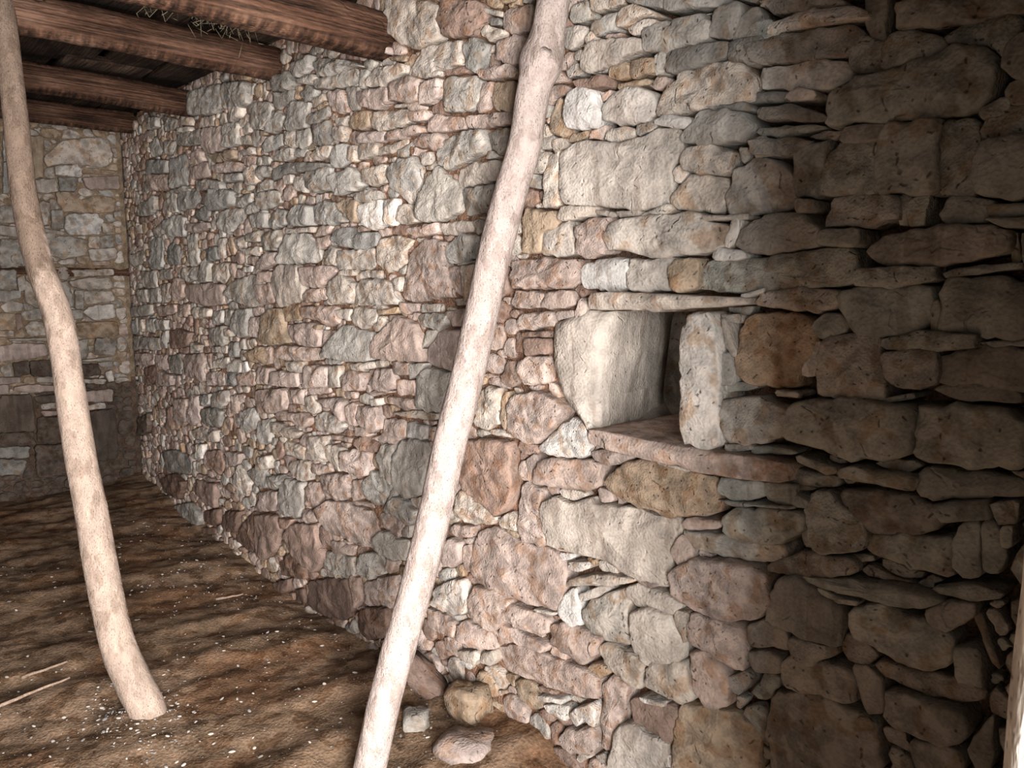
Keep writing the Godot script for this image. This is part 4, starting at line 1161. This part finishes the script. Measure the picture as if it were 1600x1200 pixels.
# ------------------------------------------------------------------ the long wall
func build_long_wall() -> void:
	var wall := node_at("wall_right")
	tag(wall, "long rubble stone wall laid in earth, with a niche", "", "", "structure")
	var rng := RandomNumberGenerator.new()
	rng.seed = 5
	var cover := Cover.new()
	cover.start(Vector2(-ROOM_LENGTH, -0.15), Vector2(INNER_X, 2.72))
	# the solid core behind the facing, open where the niche goes in
	var n0 := Vector2(-1.44, 1.10)
	var n1 := Vector2(-1.02, 1.47)
	var back := -0.75
	box("core", Vector3(-ROOM_LENGTH - 0.6, -0.3, back), Vector3(n0.x - 0.12, 2.95, -0.10), wall_mat, wall)
	box("core", Vector3(n1.x, -0.3, back), Vector3(OUTER_X, 2.95, -0.10), wall_mat, wall)
	box("core", Vector3(n0.x - 0.12, -0.3, back), Vector3(n1.x, n0.y - 0.03, -0.10), wall_mat, wall)
	box("core", Vector3(n0.x - 0.12, n1.y + 0.03, back), Vector3(n1.x, 2.95, -0.10), wall_mat, wall)
	box("niche_back", Vector3(n0.x - 0.12, n0.y - 0.03, back), Vector3(n1.x, n1.y + 0.03, -0.42), stone_mats["g"][0], wall)
	# mud bedding that shows in the joints
	mud(wall, "mud_bedding", Vector2(-ROOM_LENGTH - 0.02, -0.28), Vector2(OUTER_X - 0.02, 2.75), 0.03, Rect2(n0 + Vector2(0.02, 0.02), n1 - n0 - Vector2(0.0, 0.03)), earth_mat, true)
	# niche: lintel, sill, splayed jamb stone and upright block
	var lintel := to_poly(NICHE_LINTEL)
	var sill := to_poly(NICHE_SILL)
	var block := to_poly(NICHE_BLOCK)
	for e in [["lintel_stone", lintel, "b", 0.014, 0.40, "long thin lintel stone over the niche"], ["sill_stone", sill, "p", 0.022, 0.42, "long thin sill slab of the niche"], ["upright_block", block, "w", 0.022, 0.22, "pale upright block at the side of the niche"]]:
		var st := begin()
		var c := centroid(e[1])
		st.set_color(Color(0.97, 0.96, 0.95))
		stone(st, e[1], c.x * 13.0, e[3], e[4], Vector3.ZERO, false, 0.5)
		var o := put(finish(st), e[0], stone_mats[e[2]][0], wall, Vector3(c.x, c.y, 0))
		tag(o, e[5])
		cover.stamp(e[1])
	jamb_stone(wall)
	cover.stamp(PackedVector2Array([Vector2(-1.62, 1.10), Vector2(-1.02, 1.10), Vector2(-1.02, 1.47), Vector2(-1.62, 1.47)]))
	# the traced stones: the largest as pieces, the smallest joined
	var rest := {}
	for i in LONG_WALL_STONES.size():
		var s: Array = LONG_WALL_STONES[i]
		var p := to_poly(s, 1)
		cover.stamp(p)
		var c := centroid(p)
		var sd := i * 1.37 + 3.0
		var face := (h01(sd, 3.0) - 0.45) * 0.026
		if i < 300:
			var st := begin()
			st.set_color(shade(sd))
			stone(st, p, sd, face, 0.085)
			put(finish(st), "stone", pick(s[0], sd), wall, Vector3(c.x, c.y, 0))
		elif i < 560:
			var st := begin()
			st.set_color(shade(sd))
			stone(st, p, sd, face - 0.004, 0.07)
			put(finish(st), "small_stone", pick(s[0], sd), wall, Vector3(c.x, c.y, 0))
		else:
			joined(rest, s[0], p, sd, face - 0.004)
	var gaps := fill_gaps(cover, rng, 45000)
	print("wedged stones in the long wall: ", gaps.size())
	var kinds := ["p", "b", "g", "r", "o", "p", "p"]
	var dry_kinds := ["s", "d", "s", "d", "g"]
	for i in gaps.size():
		joined(rest, dry_kinds[i % 5] if gaps[i][0].x > -1.0 else kinds[i % kinds.size()], gaps[i], 700.0 + i * 0.73, -0.008 - 0.014 * h01(i, 8.0))
	put_joined(rest, wall, "chinking_stones")

func joined(into: Dictionary, tone: String, p: PackedVector2Array, sd: float, face: float, k := 1.0) -> void:
	if not into.has(tone):
		into[tone] = begin()
	var st: SurfaceTool = into[tone]
	st.set_color(shade(sd, k))
	var c := centroid(p)
	stone(st, p, sd, face, 0.05, Vector3(c.x, c.y, 0), true)

func put_joined(from: Dictionary, parent: Node, called: String) -> void:
	var mesh := ArrayMesh.new()
	var mats := []
	for t in from:
		finish(from[t], mesh)
		mats.append(stone_mats[t][1])
	for k in mats.size():
		mesh.surface_set_material(k, mats[k])
	var o := put(mesh, called, null, parent)
	o.set_meta("kind", "stuff")

func mud(parent: Node, called: String, lo: Vector2, hi: Vector2, cell: float, hole: Rect2, mat: Material, dry := false, keep := 0) -> void:
	var st := begin()
	st.set_color(Color.WHITE)
	var nx := int((hi.x - lo.x) / cell)
	var ny := int((hi.y - lo.y) / cell)
	for y in ny:
		for x in nx:
			var a := lo + Vector2(x, y) * cell
			if hole.has_area() and hole.intersects(Rect2(a, Vector2(cell, cell))):
				continue
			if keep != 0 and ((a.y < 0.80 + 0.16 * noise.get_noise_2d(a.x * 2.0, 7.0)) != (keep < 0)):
				continue
			var p := []
			for d in [Vector2(0, 0), Vector2(cell, 0), Vector2(0, cell), Vector2(cell, cell)]:
				var q: Vector2 = a + d
				var deep := 0.055 * smoothstep(1.75, 0.95, -q.x + 0.3 * noise.get_noise_2d(q.x, q.y)) if dry else 0.0  # towards the door the stones are laid dry
				p.append(Vector3(q.x, q.y, -deep - 0.030 + 0.020 * noise.get_noise_2d(q.x * 4.0, q.y * 4.0) + 0.014 * fine.get_noise_2d(q.x * 16.0, q.y * 16.0)))
			for k in [0, 2, 1, 1, 2, 3]:
				st.add_vertex(p[k])
	put(finish(st), called, mat, parent)

# the big stone left of the niche: its face turns the corner and runs back as the splayed side of the niche
func jamb_stone(wall: Node) -> void:
	var st := begin()
	st.set_color(Color(0.98, 0.98, 0.98))
	var rings := []
	var rows := NICHE_JAMB_ROWS.duplicate(true)
	rows[0][0] -= 0.03
	var deep := -0.42
	for k in rows.size():
		var t := float(k) / (rows.size() - 1)
		var y: float = rows[k][0]
		var ul: float = rows[k][1]
		var ur: float = rows[k][2]
		var ub: float = ur - 0.10
		var pull := 0.016 * (1.0 if k == 0 or k == rows.size() - 1 else 0.0)
		var line := [Vector2(ul - 0.02, deep), Vector2(ul, -0.05), Vector2(ul + 0.006, -0.012)]
		for j in 6:
			line.append(Vector2(lerpf(ul + 0.02, ur - 0.035, j / 5.0), 0.008 + 0.010 * sin(PI * j / 5.0)))
		line.append_array([Vector2(ur - 0.012, 0.004), Vector2(ur, -0.014)])
		for j in 8:
			line.append(Vector2(lerpf(ur, ub, (j + 1) / 8.0), lerpf(-0.03, deep, (j + 1) / 8.0)))
		var ring := PackedVector3Array()
		for q in line:
			var w := 0.012 * noise.get_noise_3d(q.x * 9.0, y * 9.0, q.y * 9.0) + 0.005 * noise.get_noise_3d(q.x * 30.0, y * 30.0, q.y * 30.0)
			ring.append(Vector3(q.x + w, y + 0.006 * noise.get_noise_2d(q.x * 12.0, q.y * 12.0), q.y + w - pull))
		rings.append(ring)
	for r in rings:
		r.reverse()
	loft(st, rings, true, true)
	var o := put(finish(st), "jamb_stone", stone_mats["b"][2], wall)
	tag(o, "large pale stone forming the splayed side of the niche")

# ------------------------------------------------------------------ the back wall
func build_back_wall() -> void:
	var wall := node_at("wall_back", Vector3(-ROOM_LENGTH, 0, 0), PI / 2)
	tag(wall, "rubble stone end wall with a timber course", "", "", "structure")
	var rng := RandomNumberGenerator.new()
	rng.seed = 8
	var cover := Cover.new()
	cover.start(Vector2(-1.9, -0.1), Vector2(-0.005, 2.76))
	box("core", Vector3(-ROOM_WIDTH - 0.5, -0.3, -0.6), Vector3(0.75, 2.95, -0.10), wall_mat, wall)
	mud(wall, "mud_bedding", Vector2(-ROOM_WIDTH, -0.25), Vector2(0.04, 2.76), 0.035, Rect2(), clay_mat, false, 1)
	mud(wall, "dark_bedding", Vector2(-ROOM_WIDTH, -0.25), Vector2(0.04, 2.76), 0.035, Rect2(), dark_earth_mat, false, -1)  # darker bedding below a ragged line across the wall
	# timber laid in the wall
	var st := begin()
	st.set_color(Color.WHITE)
	var y := 1.655
	log_between(st, Vector3(-1.9, y, -0.045), Vector3(0.02, y - 0.01, -0.045), 0.036, 0.032, 8, 14, 4.0, 0.5)
	var timber := put(finish(st), "bond_timber", beam_mat, wall)
	tag(timber, "brown timber course laid in the stones of the back wall")
	cover.stamp(PackedVector2Array([Vector2(-1.9, y - 0.035), Vector2(0, y - 0.035), Vector2(0, y + 0.035), Vector2(-1.9, y + 0.035)]))
	var rest := {}
	for i in BACK_WALL_STONES.size():
		var s: Array = BACK_WALL_STONES[i]
		var p := to_poly(s, 1)
		cover.stamp(p)
		var c := centroid(p)
		var sd := 900.0 + i * 1.91
		var s2 := begin()
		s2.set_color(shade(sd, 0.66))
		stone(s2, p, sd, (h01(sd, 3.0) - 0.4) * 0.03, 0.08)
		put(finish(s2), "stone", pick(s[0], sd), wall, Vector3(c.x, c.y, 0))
	var gaps := fill_gaps(cover, rng, 22000)
	print("wedged stones in the back wall: ", gaps.size())
	var kinds := ["b", "o", "g", "p", "b"]
	for i in gaps.size():
		var gc := centroid(gaps[i])
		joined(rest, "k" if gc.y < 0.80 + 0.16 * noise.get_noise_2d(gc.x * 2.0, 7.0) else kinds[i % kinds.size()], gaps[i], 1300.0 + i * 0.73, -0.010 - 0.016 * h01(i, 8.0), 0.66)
	put_joined(rest, wall, "chinking_stones")

# ------------------------------------------------------------------ the rest of the shell
func build_shell() -> void:
	var left := node_at("wall_left")
	tag(left, "side wall facing the long stone wall", "", "", "structure")
	box("core", Vector3(-ROOM_LENGTH - 0.6, -0.3, ROOM_WIDTH), Vector3(OUTER_X, 2.95, ROOM_WIDTH + 0.5), wall_mat, left)
	var front := node_at("wall_front")
	tag(front, "end wall that holds the doorway", "", "", "structure")
	box("core", Vector3(INNER_X + 0.02, -0.3, -0.10), Vector3(OUTER_X, 2.95, DOOR_Z0 - 0.09), wall_mat, front)
	box("core", Vector3(INNER_X, -0.3, DOOR_Z1), Vector3(OUTER_X, 2.95, ROOM_WIDTH), wall_mat, front)
	box("lintel", Vector3(INNER_X, DOOR_TOP, DOOR_Z0 - 0.09), Vector3(OUTER_X, 2.95, DOOR_Z1), wall_mat, front)
	# the door frame: an upright post, evenly white, that shows at the edge of the doorway
	var frame := node_at("door_1", Vector3(INNER_X, 0, DOOR_Z0))
	tag(frame, "white wooden door post in the doorway", "", "", "structure")
	var st := begin()
	st.set_color(Color.WHITE)
	var rings := []
	for k in 50:
		var y := -0.08 + 2.0 * k / 49.0
		var ring := PackedVector3Array()
		for i in 16:
			var a := -TAU * (i + 0.5) / 16.0
			var d := Vector2(cos(a), sin(a))
			var sq := pow(pow(absf(d.x), 5.0) + pow(absf(d.y), 5.0), -0.2)
			var r := 0.045 * sq * (1.0 + 0.05 * noise.get_noise_3d(d.x * 2.0, y * 9.0, d.y * 2.0) + 0.03 * fine.get_noise_3d(d.x * 4.0, y * 40.0, d.y * 4.0))
			ring.append(Vector3(0.045 + d.x * r, y, -0.045 + d.y * r))
		rings.append(ring)
	loft(st, rings, true, true)
	put(finish(st), "post", door_mat, frame)

# ------------------------------------------------------------------ floor
func floor_height(x: float, z: float) -> float:
	var us := [0.0, 1.25, 1.66, 2.16, 2.74, 3.3, 4.67, 6.1, 7.0]
	var hs := [0.0, 0.0, 0.085, 0.040, -0.025, -0.070, -0.035, 0.05, 0.06]
	var u := clampf(-x, 0.0, 6.9)
	var h := 0.0
	for k in us.size() - 1:
		if u >= us[k] and u <= us[k + 1]:
			h = lerpf(hs[k], hs[k + 1], smoothstep(0.0, 1.0, (u - us[k]) / (us[k + 1] - us[k])))
	h *= exp(-maxf(z, 0.0) / 0.35)
	# trodden ruts and crumbs
	var r := Vector2(z, x).rotated(0.06)
	h += 0.030 * noise.get_noise_2d(r.x * 1.3, r.y * 2.6) + 0.006 * noise.get_noise_2d(r.x * 3.0 + 40.0, r.y * 6.0) + 0.006 * fine.get_noise_2d(x * 16.0, z * 16.0)
	return h

func build_floor() -> void:
	var fl := node_at("floor")
	tag(fl, "trodden brown earth floor", "", "", "structure")
	var st := begin()
	st.set_color(Color.WHITE)
	var lo := Vector2(-ROOM_LENGTH - 0.05, -0.06)
	var hi := Vector2(0.0, ROOM_WIDTH)
	var cell := 0.026
	var nx := int((hi.x - lo.x) / cell)
	var nz := int((2.4 - lo.y) / cell)
	var grid := PackedVector3Array()
	var tint := PackedColorArray()
	for z in nz + 1:
		for x in nx + 1:
			var q := lo + Vector2(x, z) * cell
			grid.append(Vector3(q.x, floor_height(q.x, q.y), q.y))
			# trodden ash and straw dust in pale patches, redder earth in others
			var ash := smoothstep(0.10, 0.34, noise.get_noise_2d(q.y * 1.1 + 3.0, q.x * 1.8) + 0.3 * fine.get_noise_2d(q.x * 9.0, q.y * 6.0))
			var red := smoothstep(0.05, 0.3, noise.get_noise_2d(q.y * 1.3 - 30.0, q.x * 1.5) + 0.3 * fine.get_noise_2d(q.x * 8.0 + 9.0, q.y * 8.0))
			tint.append(Color(0.78, 0.78, 0.76).lerp(Color(0.78, 0.67, 0.58), red).lerp(Color(1.0, 1.0, 1.0), ash))
	for z in nz:
		for x in nx:
			var a := z * (nx + 1) + x
			for k in [a, a + 1, a + nx + 1, a + 1, a + nx + 2, a + nx + 1]:
				st.set_color(tint[k])
				st.add_vertex(grid[k])
	put(finish(st), "earth", soil_mat, fl)
	box("ground", Vector3(-ROOM_LENGTH - 0.6, -0.5, -0.7), Vector3(OUTER_X + 0.3, -0.2, ROOM_WIDTH + 0.5), soil_mat, fl)
	box("ground", Vector3(-ROOM_LENGTH, -0.2, 2.35), Vector3(OUTER_X + 0.3, 0.0, ROOM_WIDTH), soil_mat, fl)
	box("threshold", Vector3(-0.2, -0.2, 0.0), Vector3(OUTER_X + 0.3, -0.02, 2.4), soil_mat, fl)

# ------------------------------------------------------------------ roof
# a hewn log from a to b: flattened round section, wandering slightly
func log_between(st: SurfaceTool, a: Vector3, b: Vector3, ra: float, rb: float, sides: int, n: int, sd: float, square := 0.35) -> void:
	var along := (b - a).normalized()
	var side := along.cross(Vector3.UP).normalized()
	var up := side.cross(along)
	var rings := []
	for k in n + 1:
		var t := float(k) / n
		var c := a.lerp(b, t) + side * minf(0.012, ra * 0.5) * noise.get_noise_2d(t * 3.0, sd) + up * minf(0.012, ra * 0.5) * noise.get_noise_2d(t * 3.0, sd + 40.0)
		var ring := PackedVector3Array()
		for i in sides:
			var ang := -TAU * (i + 0.5) / sides
			var d := Vector2(cos(ang), sin(ang))
			var sq := lerpf(1.0, pow(pow(absf(d.x), 4.0) + pow(absf(d.y), 4.0), -0.25), square)
			var r := lerpf(ra, rb, t) * sq * (1.0 + 0.10 * noise.get_noise_3d(d.x * 1.2 + sd, t * 7.0, d.y * 1.2) + 0.04 * noise.get_noise_3d(d.x * 5.0, t * 30.0, d.y * 5.0 + sd))
			ring.append(c + side * d.x * r + up * d.y * r)
		rings.append(ring)
	loft(st, rings, true, true)

func roof_under(x: float) -> float:
	return lerpf(2.50, 2.76, clampf((-x - 1.2) / 5.0, -0.3, 1.1))

func build_roof() -> void:
	var beams := [
		[-5.98, 2.695, 2.70, 0.072, "dark roof beam lying along the top of the back wall"],
		[-4.74, 2.610, 2.640, 0.073, "brown roof beam next to the one along the back wall, its end in the stones"],
		[-3.47, 2.545, 2.560, 0.074, "long reddish brown roof beam that meets the top of the bent pole"],
		[-2.52, 2.440, 2.465, 0.082, "thick split brown roof beam between the two poles"],
		[-1.52, 2.475, 2.475, 0.080, "roof beam over the head of the straight pale pole"]]
	for k in beams.size():
		var b: Array = beams[k]
		var st := begin()
		st.set_color(Color.WHITE)
		log_between(st, Vector3(0, 0, -0.02 if k != 3 else -0.03), Vector3(-0.03, b[2] - b[1], ROOM_WIDTH + 0.1), b[3], b[3] * 1.05, 16, 60, k * 5.3, 0.5)
		var o := put(finish(st), "roof_beam", beam_mat, self, Vector3(b[0], b[1], 0))
		tag(o, b[4], "beam", "roof beams")
	var ceil := node_at("ceiling")
	tag(ceil, "dark boarding laid over the roof beams", "", "", "structure")
	# boards run from beam to beam, uneven in height and width
	var rng := RandomNumberGenerator.new()
	rng.seed = 77
	var joints := [-6.35, -4.72, -3.45, -2.50, -1.50, -0.60, 0.45]
	for s in joints.size() - 1:
		var z := -0.12
		var first := true
		while z < ROOM_WIDTH:
			var w := rng.randf_range(0.13, 0.27)
			var st := begin()
			var v := rng.randf_range(0.65, 1.0)
			st.set_color(Color(v, v, v))
			var x0: float = joints[s] - 0.08 + rng.randf_range(-0.06, 0.02)
			var x1: float = joints[s + 1] + 0.08 + rng.randf_range(-0.02, 0.06)
			var lift := rng.randf_range(0.0, 0.03)
			var skew := rng.randf_range(-0.03, 0.03)
			var rings := []
			for k in 7:
				var t := k / 6.0
				var x := lerpf(x0, x1, t)
				var yy := roof_under(x) + lift + 0.012 * noise.get_noise_2d(x * 2.0, z * 5.0) + (0.065 if s >= 4 else 0.03)
				var zz := z + skew * (t - 0.5)
				var a := w * (0.5 + 0.06 * noise.get_noise_2d(x * 4.0, z * 9.0))
				rings.append(PackedVector3Array([Vector3(x, yy + 0.004, zz - a), Vector3(x, yy, zz - a + 0.01), Vector3(x, yy, zz + a - 0.01), Vector3(x, yy + 0.004, zz + a), Vector3(x, yy + 0.035, zz + a), Vector3(x, yy + 0.035, zz - a)]))
			loft(st, rings, true, true)
			put(finish(st), "board", plank_mat, ceil)
			z += w + rng.randf_range(0.0, 0.02)
	box("roof_cover", Vector3(-ROOM_LENGTH - 0.6, 2.92, -0.75), Vector3(OUTER_X, 3.1, ROOM_WIDTH + 0.5), plank_mat, ceil)

# ------------------------------------------------------------------ poles
func curve_at(pts: Array, t: float) -> Vector3:
	var n := pts.size()
	var f := clampf(t, 0.0, 1.0) * (n - 1)
	var i := mini(int(f), n - 2)
	var g := func(k: int) -> Vector3:
		var q: Array = pts[clampi(k, 0, n - 1)]
		return Vector3(q[0], q[1], q[2])
	return g.call(i).cubic_interpolate(g.call(i + 1), g.call(i - 1), g.call(i + 2), f - i)

func pole(st: SurfaceTool, pts: Array, r0: float, r1: float, knots: Array, sd: float, dark_patch := 99.0) -> void:
	var n := 150
	var rings := []
	for k in n + 1:
		var t := float(k) / n
		var c := curve_at(pts, t)
		var d := (curve_at(pts, t + 0.01) - curve_at(pts, t - 0.01)).normalized()
		var side := d.cross(Vector3(0, 0, 1)).normalized()
		var front := side.cross(d)
		var ring := PackedVector3Array()
		for i in 22:
			var a := TAU * i / 22.0
			var q := Vector2(cos(a), sin(a))
			var r := lerpf(r0, r1, t) * (1.0 + 0.05 * noise.get_noise_3d(q.x + sd, c.y * 2.5, q.y) + 0.025 * noise.get_noise_3d(q.x * 2.5 + sd, c.y * 14.0, q.y * 2.5))
			for kn in knots:
				var near := exp(-pow((c.y - kn[0]) / kn[1], 2.0))
				var facing := pow(maxf(0.0, q.dot(Vector2(cos(kn[3]), sin(kn[3])))), 2.0)
				r *= 1.0 + kn[2] * near * (0.25 + facing)
			ring.append(c + side * q.x * r + front * q.y * r)
		ring.reverse()
		rings.append(ring)
	# darker ragged patches above the height given, with the plain tone between
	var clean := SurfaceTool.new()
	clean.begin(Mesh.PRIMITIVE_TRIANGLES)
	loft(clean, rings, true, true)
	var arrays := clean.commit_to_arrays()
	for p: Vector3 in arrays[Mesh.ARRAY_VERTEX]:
		var edge: float = p.y - dark_patch + 0.55 * fine.get_noise_3d(p.x * 9.0, p.y * 5.0, p.z * 9.0)
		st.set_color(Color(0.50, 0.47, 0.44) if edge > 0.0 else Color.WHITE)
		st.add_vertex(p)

func build_poles() -> void:
	var mid := node_at("prop_pole", Vector3.ZERO)
	tag(mid, "straight pale peeled prop pole leaning past the niche, with a knot near its top", "pole")
	var st := begin()
	st.set_color(Color.WHITE)
	pole(st, MIDDLE_POLE, 0.050, 0.043, [[2.115, 0.045, 0.42, PI], [2.085, 0.030, 0.35, 0.2], [1.15, 0.04, 0.05, 1.0], [0.45, 0.05, 0.08, 2.0]], 2.0)
	put(finish(st), "trunk", pole_mat, mid)
	# sawn-off branch stub at the knot
	var stub := begin()
	stub.set_color(Color.WHITE)
	var k := curve_at(MIDDLE_POLE, 0.815)
	for tt in 200:
		var q := curve_at(MIDDLE_POLE, 0.7 + tt * 0.0015)
		if q.y > 2.065:
			k = q
			break
	log_between(stub, k, k + Vector3(0.060, 0.045, 0.022), 0.024, 0.016, 10, 5, 3.0, 0.0)
	put(finish(stub), "branch_stub", pole_mat, mid)
	var bent := node_at("prop_pole", Vector3.ZERO)
	tag(bent, "bent brownish prop pole standing on the earth floor under the long beam", "pole")
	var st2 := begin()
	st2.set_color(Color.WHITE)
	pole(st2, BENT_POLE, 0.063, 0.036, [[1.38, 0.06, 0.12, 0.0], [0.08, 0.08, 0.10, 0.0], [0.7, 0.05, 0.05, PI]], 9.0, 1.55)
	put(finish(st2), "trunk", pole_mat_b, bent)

# ------------------------------------------------------------------ loose things
func rock(called: String, size: Vector3, turn: Vector3, x: float, z: float, sink: float, tone: String, label: String, sd: float) -> void:
	var st := begin()
	st.set_color(shade(sd, 0.62))
	var rings := []
	for k in 9:
		var lat := PI * (k + 0.35) / 8.7
		var ring := PackedVector3Array()
		for i in 14:
			var a := -TAU * i / 14.0
			var d := Vector3(sin(lat) * cos(a), cos(lat), sin(lat) * sin(a))
			var e := 7.0
			var sq := pow(pow(absf(d.x), e) + pow(absf(d.y), e) + pow(absf(d.z), e), -1.0 / e)
			ring.append(d * sq * size * 0.5 * (1.0 + 0.34 * noise.get_noise_3d(d.x * 1.3 + sd, d.y * 1.3, d.z * 1.3)))
		rings.append(ring)
	rings.reverse()
	loft(st, rings, true, true)
	var o := put(finish(st), called, stone_mats[tone][0], self)
	o.rotation_degrees = turn
	o.position = Vector3(x, floor_height(x, z) + size.y * 0.5 - sink, z)
	tag(o, label, "stone", "loose stones at the wall foot")

func build_loose_things() -> void:
	rock("fallen_stone", Vector3(0.20, 0.085, 0.10), Vector3(0, 35, -38), -2.20, 0.06, -0.02, "r", "long brown fallen stone tilted against the foot of the long wall", 31.0)
	rock("fallen_stone", Vector3(0.10, 0.065, 0.08), Vector3(0, 20, 8), -2.38, 0.07, 0.01, "r", "small dark fallen stone tucked behind the tilted one", 37.0)
	rock("fallen_stone", Vector3(0.11, 0.07, 0.09), Vector3(0, -30, 14), -2.04, 0.19, 0.020, "g", "small grey fallen stone in front of the tilted one", 43.0)
	rock("fallen_stone", Vector3(0.16, 0.12, 0.12), Vector3(0, 10, 5), -1.93, 0.05, 0.02, "o", "ochre fallen stone beside the tilted one", 47.0)
	rock("fallen_stone", Vector3(0.18, 0.07, 0.15), Vector3(0, 25, 4), -1.78, 0.18, 0.035, "p", "flat brown stone half sunk in the earth", 53.0)
	# chips of wood and bark
	var chip_spots := [[-3.66, 0.25, 0.13, 72.0, "reddish wood chip lying by the wall foot"], [-3.13, 1.16, 0.24, 101.0, "pale stick lying on the earth left of the bent pole"], [-3.32, 1.10, 0.16, 96.0, "short pale stick lying left of the bent pole"]]
	for c in chip_spots:
		var st := begin()
		st.set_color(Color(0.9, 0.85, 0.8))
		log_between(st, Vector3(-c[2] * 0.5, 0, 0), Vector3(c[2] * 0.5, 0.006, 0), 0.007, 0.004, 7, 8, c[2] * 50.0, 0.2)
		var o := put(finish(st), "stick", pole_mat_b, self, Vector3(c[0], floor_height(c[0], c[1]) + 0.006, c[1]))
		o.rotation_degrees.y = c[3]
		tag(o, c[4], "stick")
	litter()
	straw()

func litter() -> void:
	var rng := RandomNumberGenerator.new()
	rng.seed = 41
	var chip := SphereMesh.new()
	chip.radius = 0.5
	chip.height = 1.0
	chip.radial_segments = 6
	chip.rings = 3
	var m := StandardMaterial3D.new()
	m.vertex_color_use_as_albedo = true
	m.roughness = 0.9
	var mm := MultiMesh.new()
	mm.transform_format = MultiMesh.TRANSFORM_3D
	mm.use_colors = true
	mm.mesh = chip
	var spots := []
	while spots.size() < 2600:
		var x := 0.0
		var z := 0.0
		var k := rng.randf()
		if k < 0.22:
			x = -2.72 + rng.randfn(0.0, 0.16)
			z = 0.90 + rng.randfn(0.0, 0.12)
		elif k < 0.55:
			x = rng.randf_range(-5.2, -1.7)
			z = absf(rng.randfn(0.0, 0.35)) + 0.03
		else:
			x = rng.randf_range(-4.8, -1.6)
			z = rng.randf_range(0.05, 1.7)
		if noise.get_noise_2d(x * 2.2, z * 2.2 + 9.0) < rng.randf_range(-0.5, 0.3):
			continue
		spots.append(Vector2(x, z))
	mm.instance_count = spots.size()
	for i in spots.size():
		var s := pow(rng.randf(), 5.0) * 0.011 + 0.0022
		var p: Vector2 = spots[i]
		var b := Basis.from_euler(Vector3(rng.randf_range(-0.4, 0.4), rng.randf() * TAU, rng.randf_range(-0.4, 0.4))) * Basis.from_scale(Vector3(s * rng.randf_range(1.0, 2.2), s * 0.6, s))
		mm.set_instance_transform(i, Transform3D(b, Vector3(p.x, floor_height(p.x, p.y) + s * 0.15, p.y)))
		var v := rng.randf_range(0.12, 0.42)
		mm.set_instance_color(i, Color(v, v * 0.90, v * 0.80))
	var o := MultiMeshInstance3D.new()
	o.name = "floor_litter"
	o.multimesh = mm
	o.material_override = m
	add_child(o)
	tag(o, "pale grit and crumbs scattered over the earth floor", "grit", "", "stuff")

func straw() -> void:
	var rng := RandomNumberGenerator.new()
	rng.seed = 19
	var st := begin()
	for k in 170:
		var a := Vector3(rng.randf_range(-3.18, -2.80), 0, 0.24 + absf(rng.randfn(0.0, 0.2)))
		a.y = roof_under(a.x) + 0.022
		var b := a + Vector3(rng.randfn(0, 0.06), -absf(rng.randfn(0.05, 0.035)), rng.randfn(0, 0.06))
		var c := b + Vector3(rng.randfn(0, 0.03), rng.randfn(0.0, 0.03), rng.randfn(0, 0.03))
		for s in [[a, b], [b, c]]:
			var d: Vector3 = (s[1] - s[0]).normalized()
			var u := d.cross(Vector3(0.3, 0.2, 1)).normalized() * 0.0011
			var v := d.cross(u).normalized() * 0.0011
			loft(st, [PackedVector3Array([s[0] + u, s[0] - u * 0.5 + v, s[0] - u * 0.5 - v]), PackedVector3Array([s[1] + u, s[1] - u * 0.5 + v, s[1] - u * 0.5 - v])], true, true)
	var o := put(finish(st), "straw", straw_mat, self)
	tag(o, "straw hanging from the boards beside the long beam", "straw", "", "stuff")
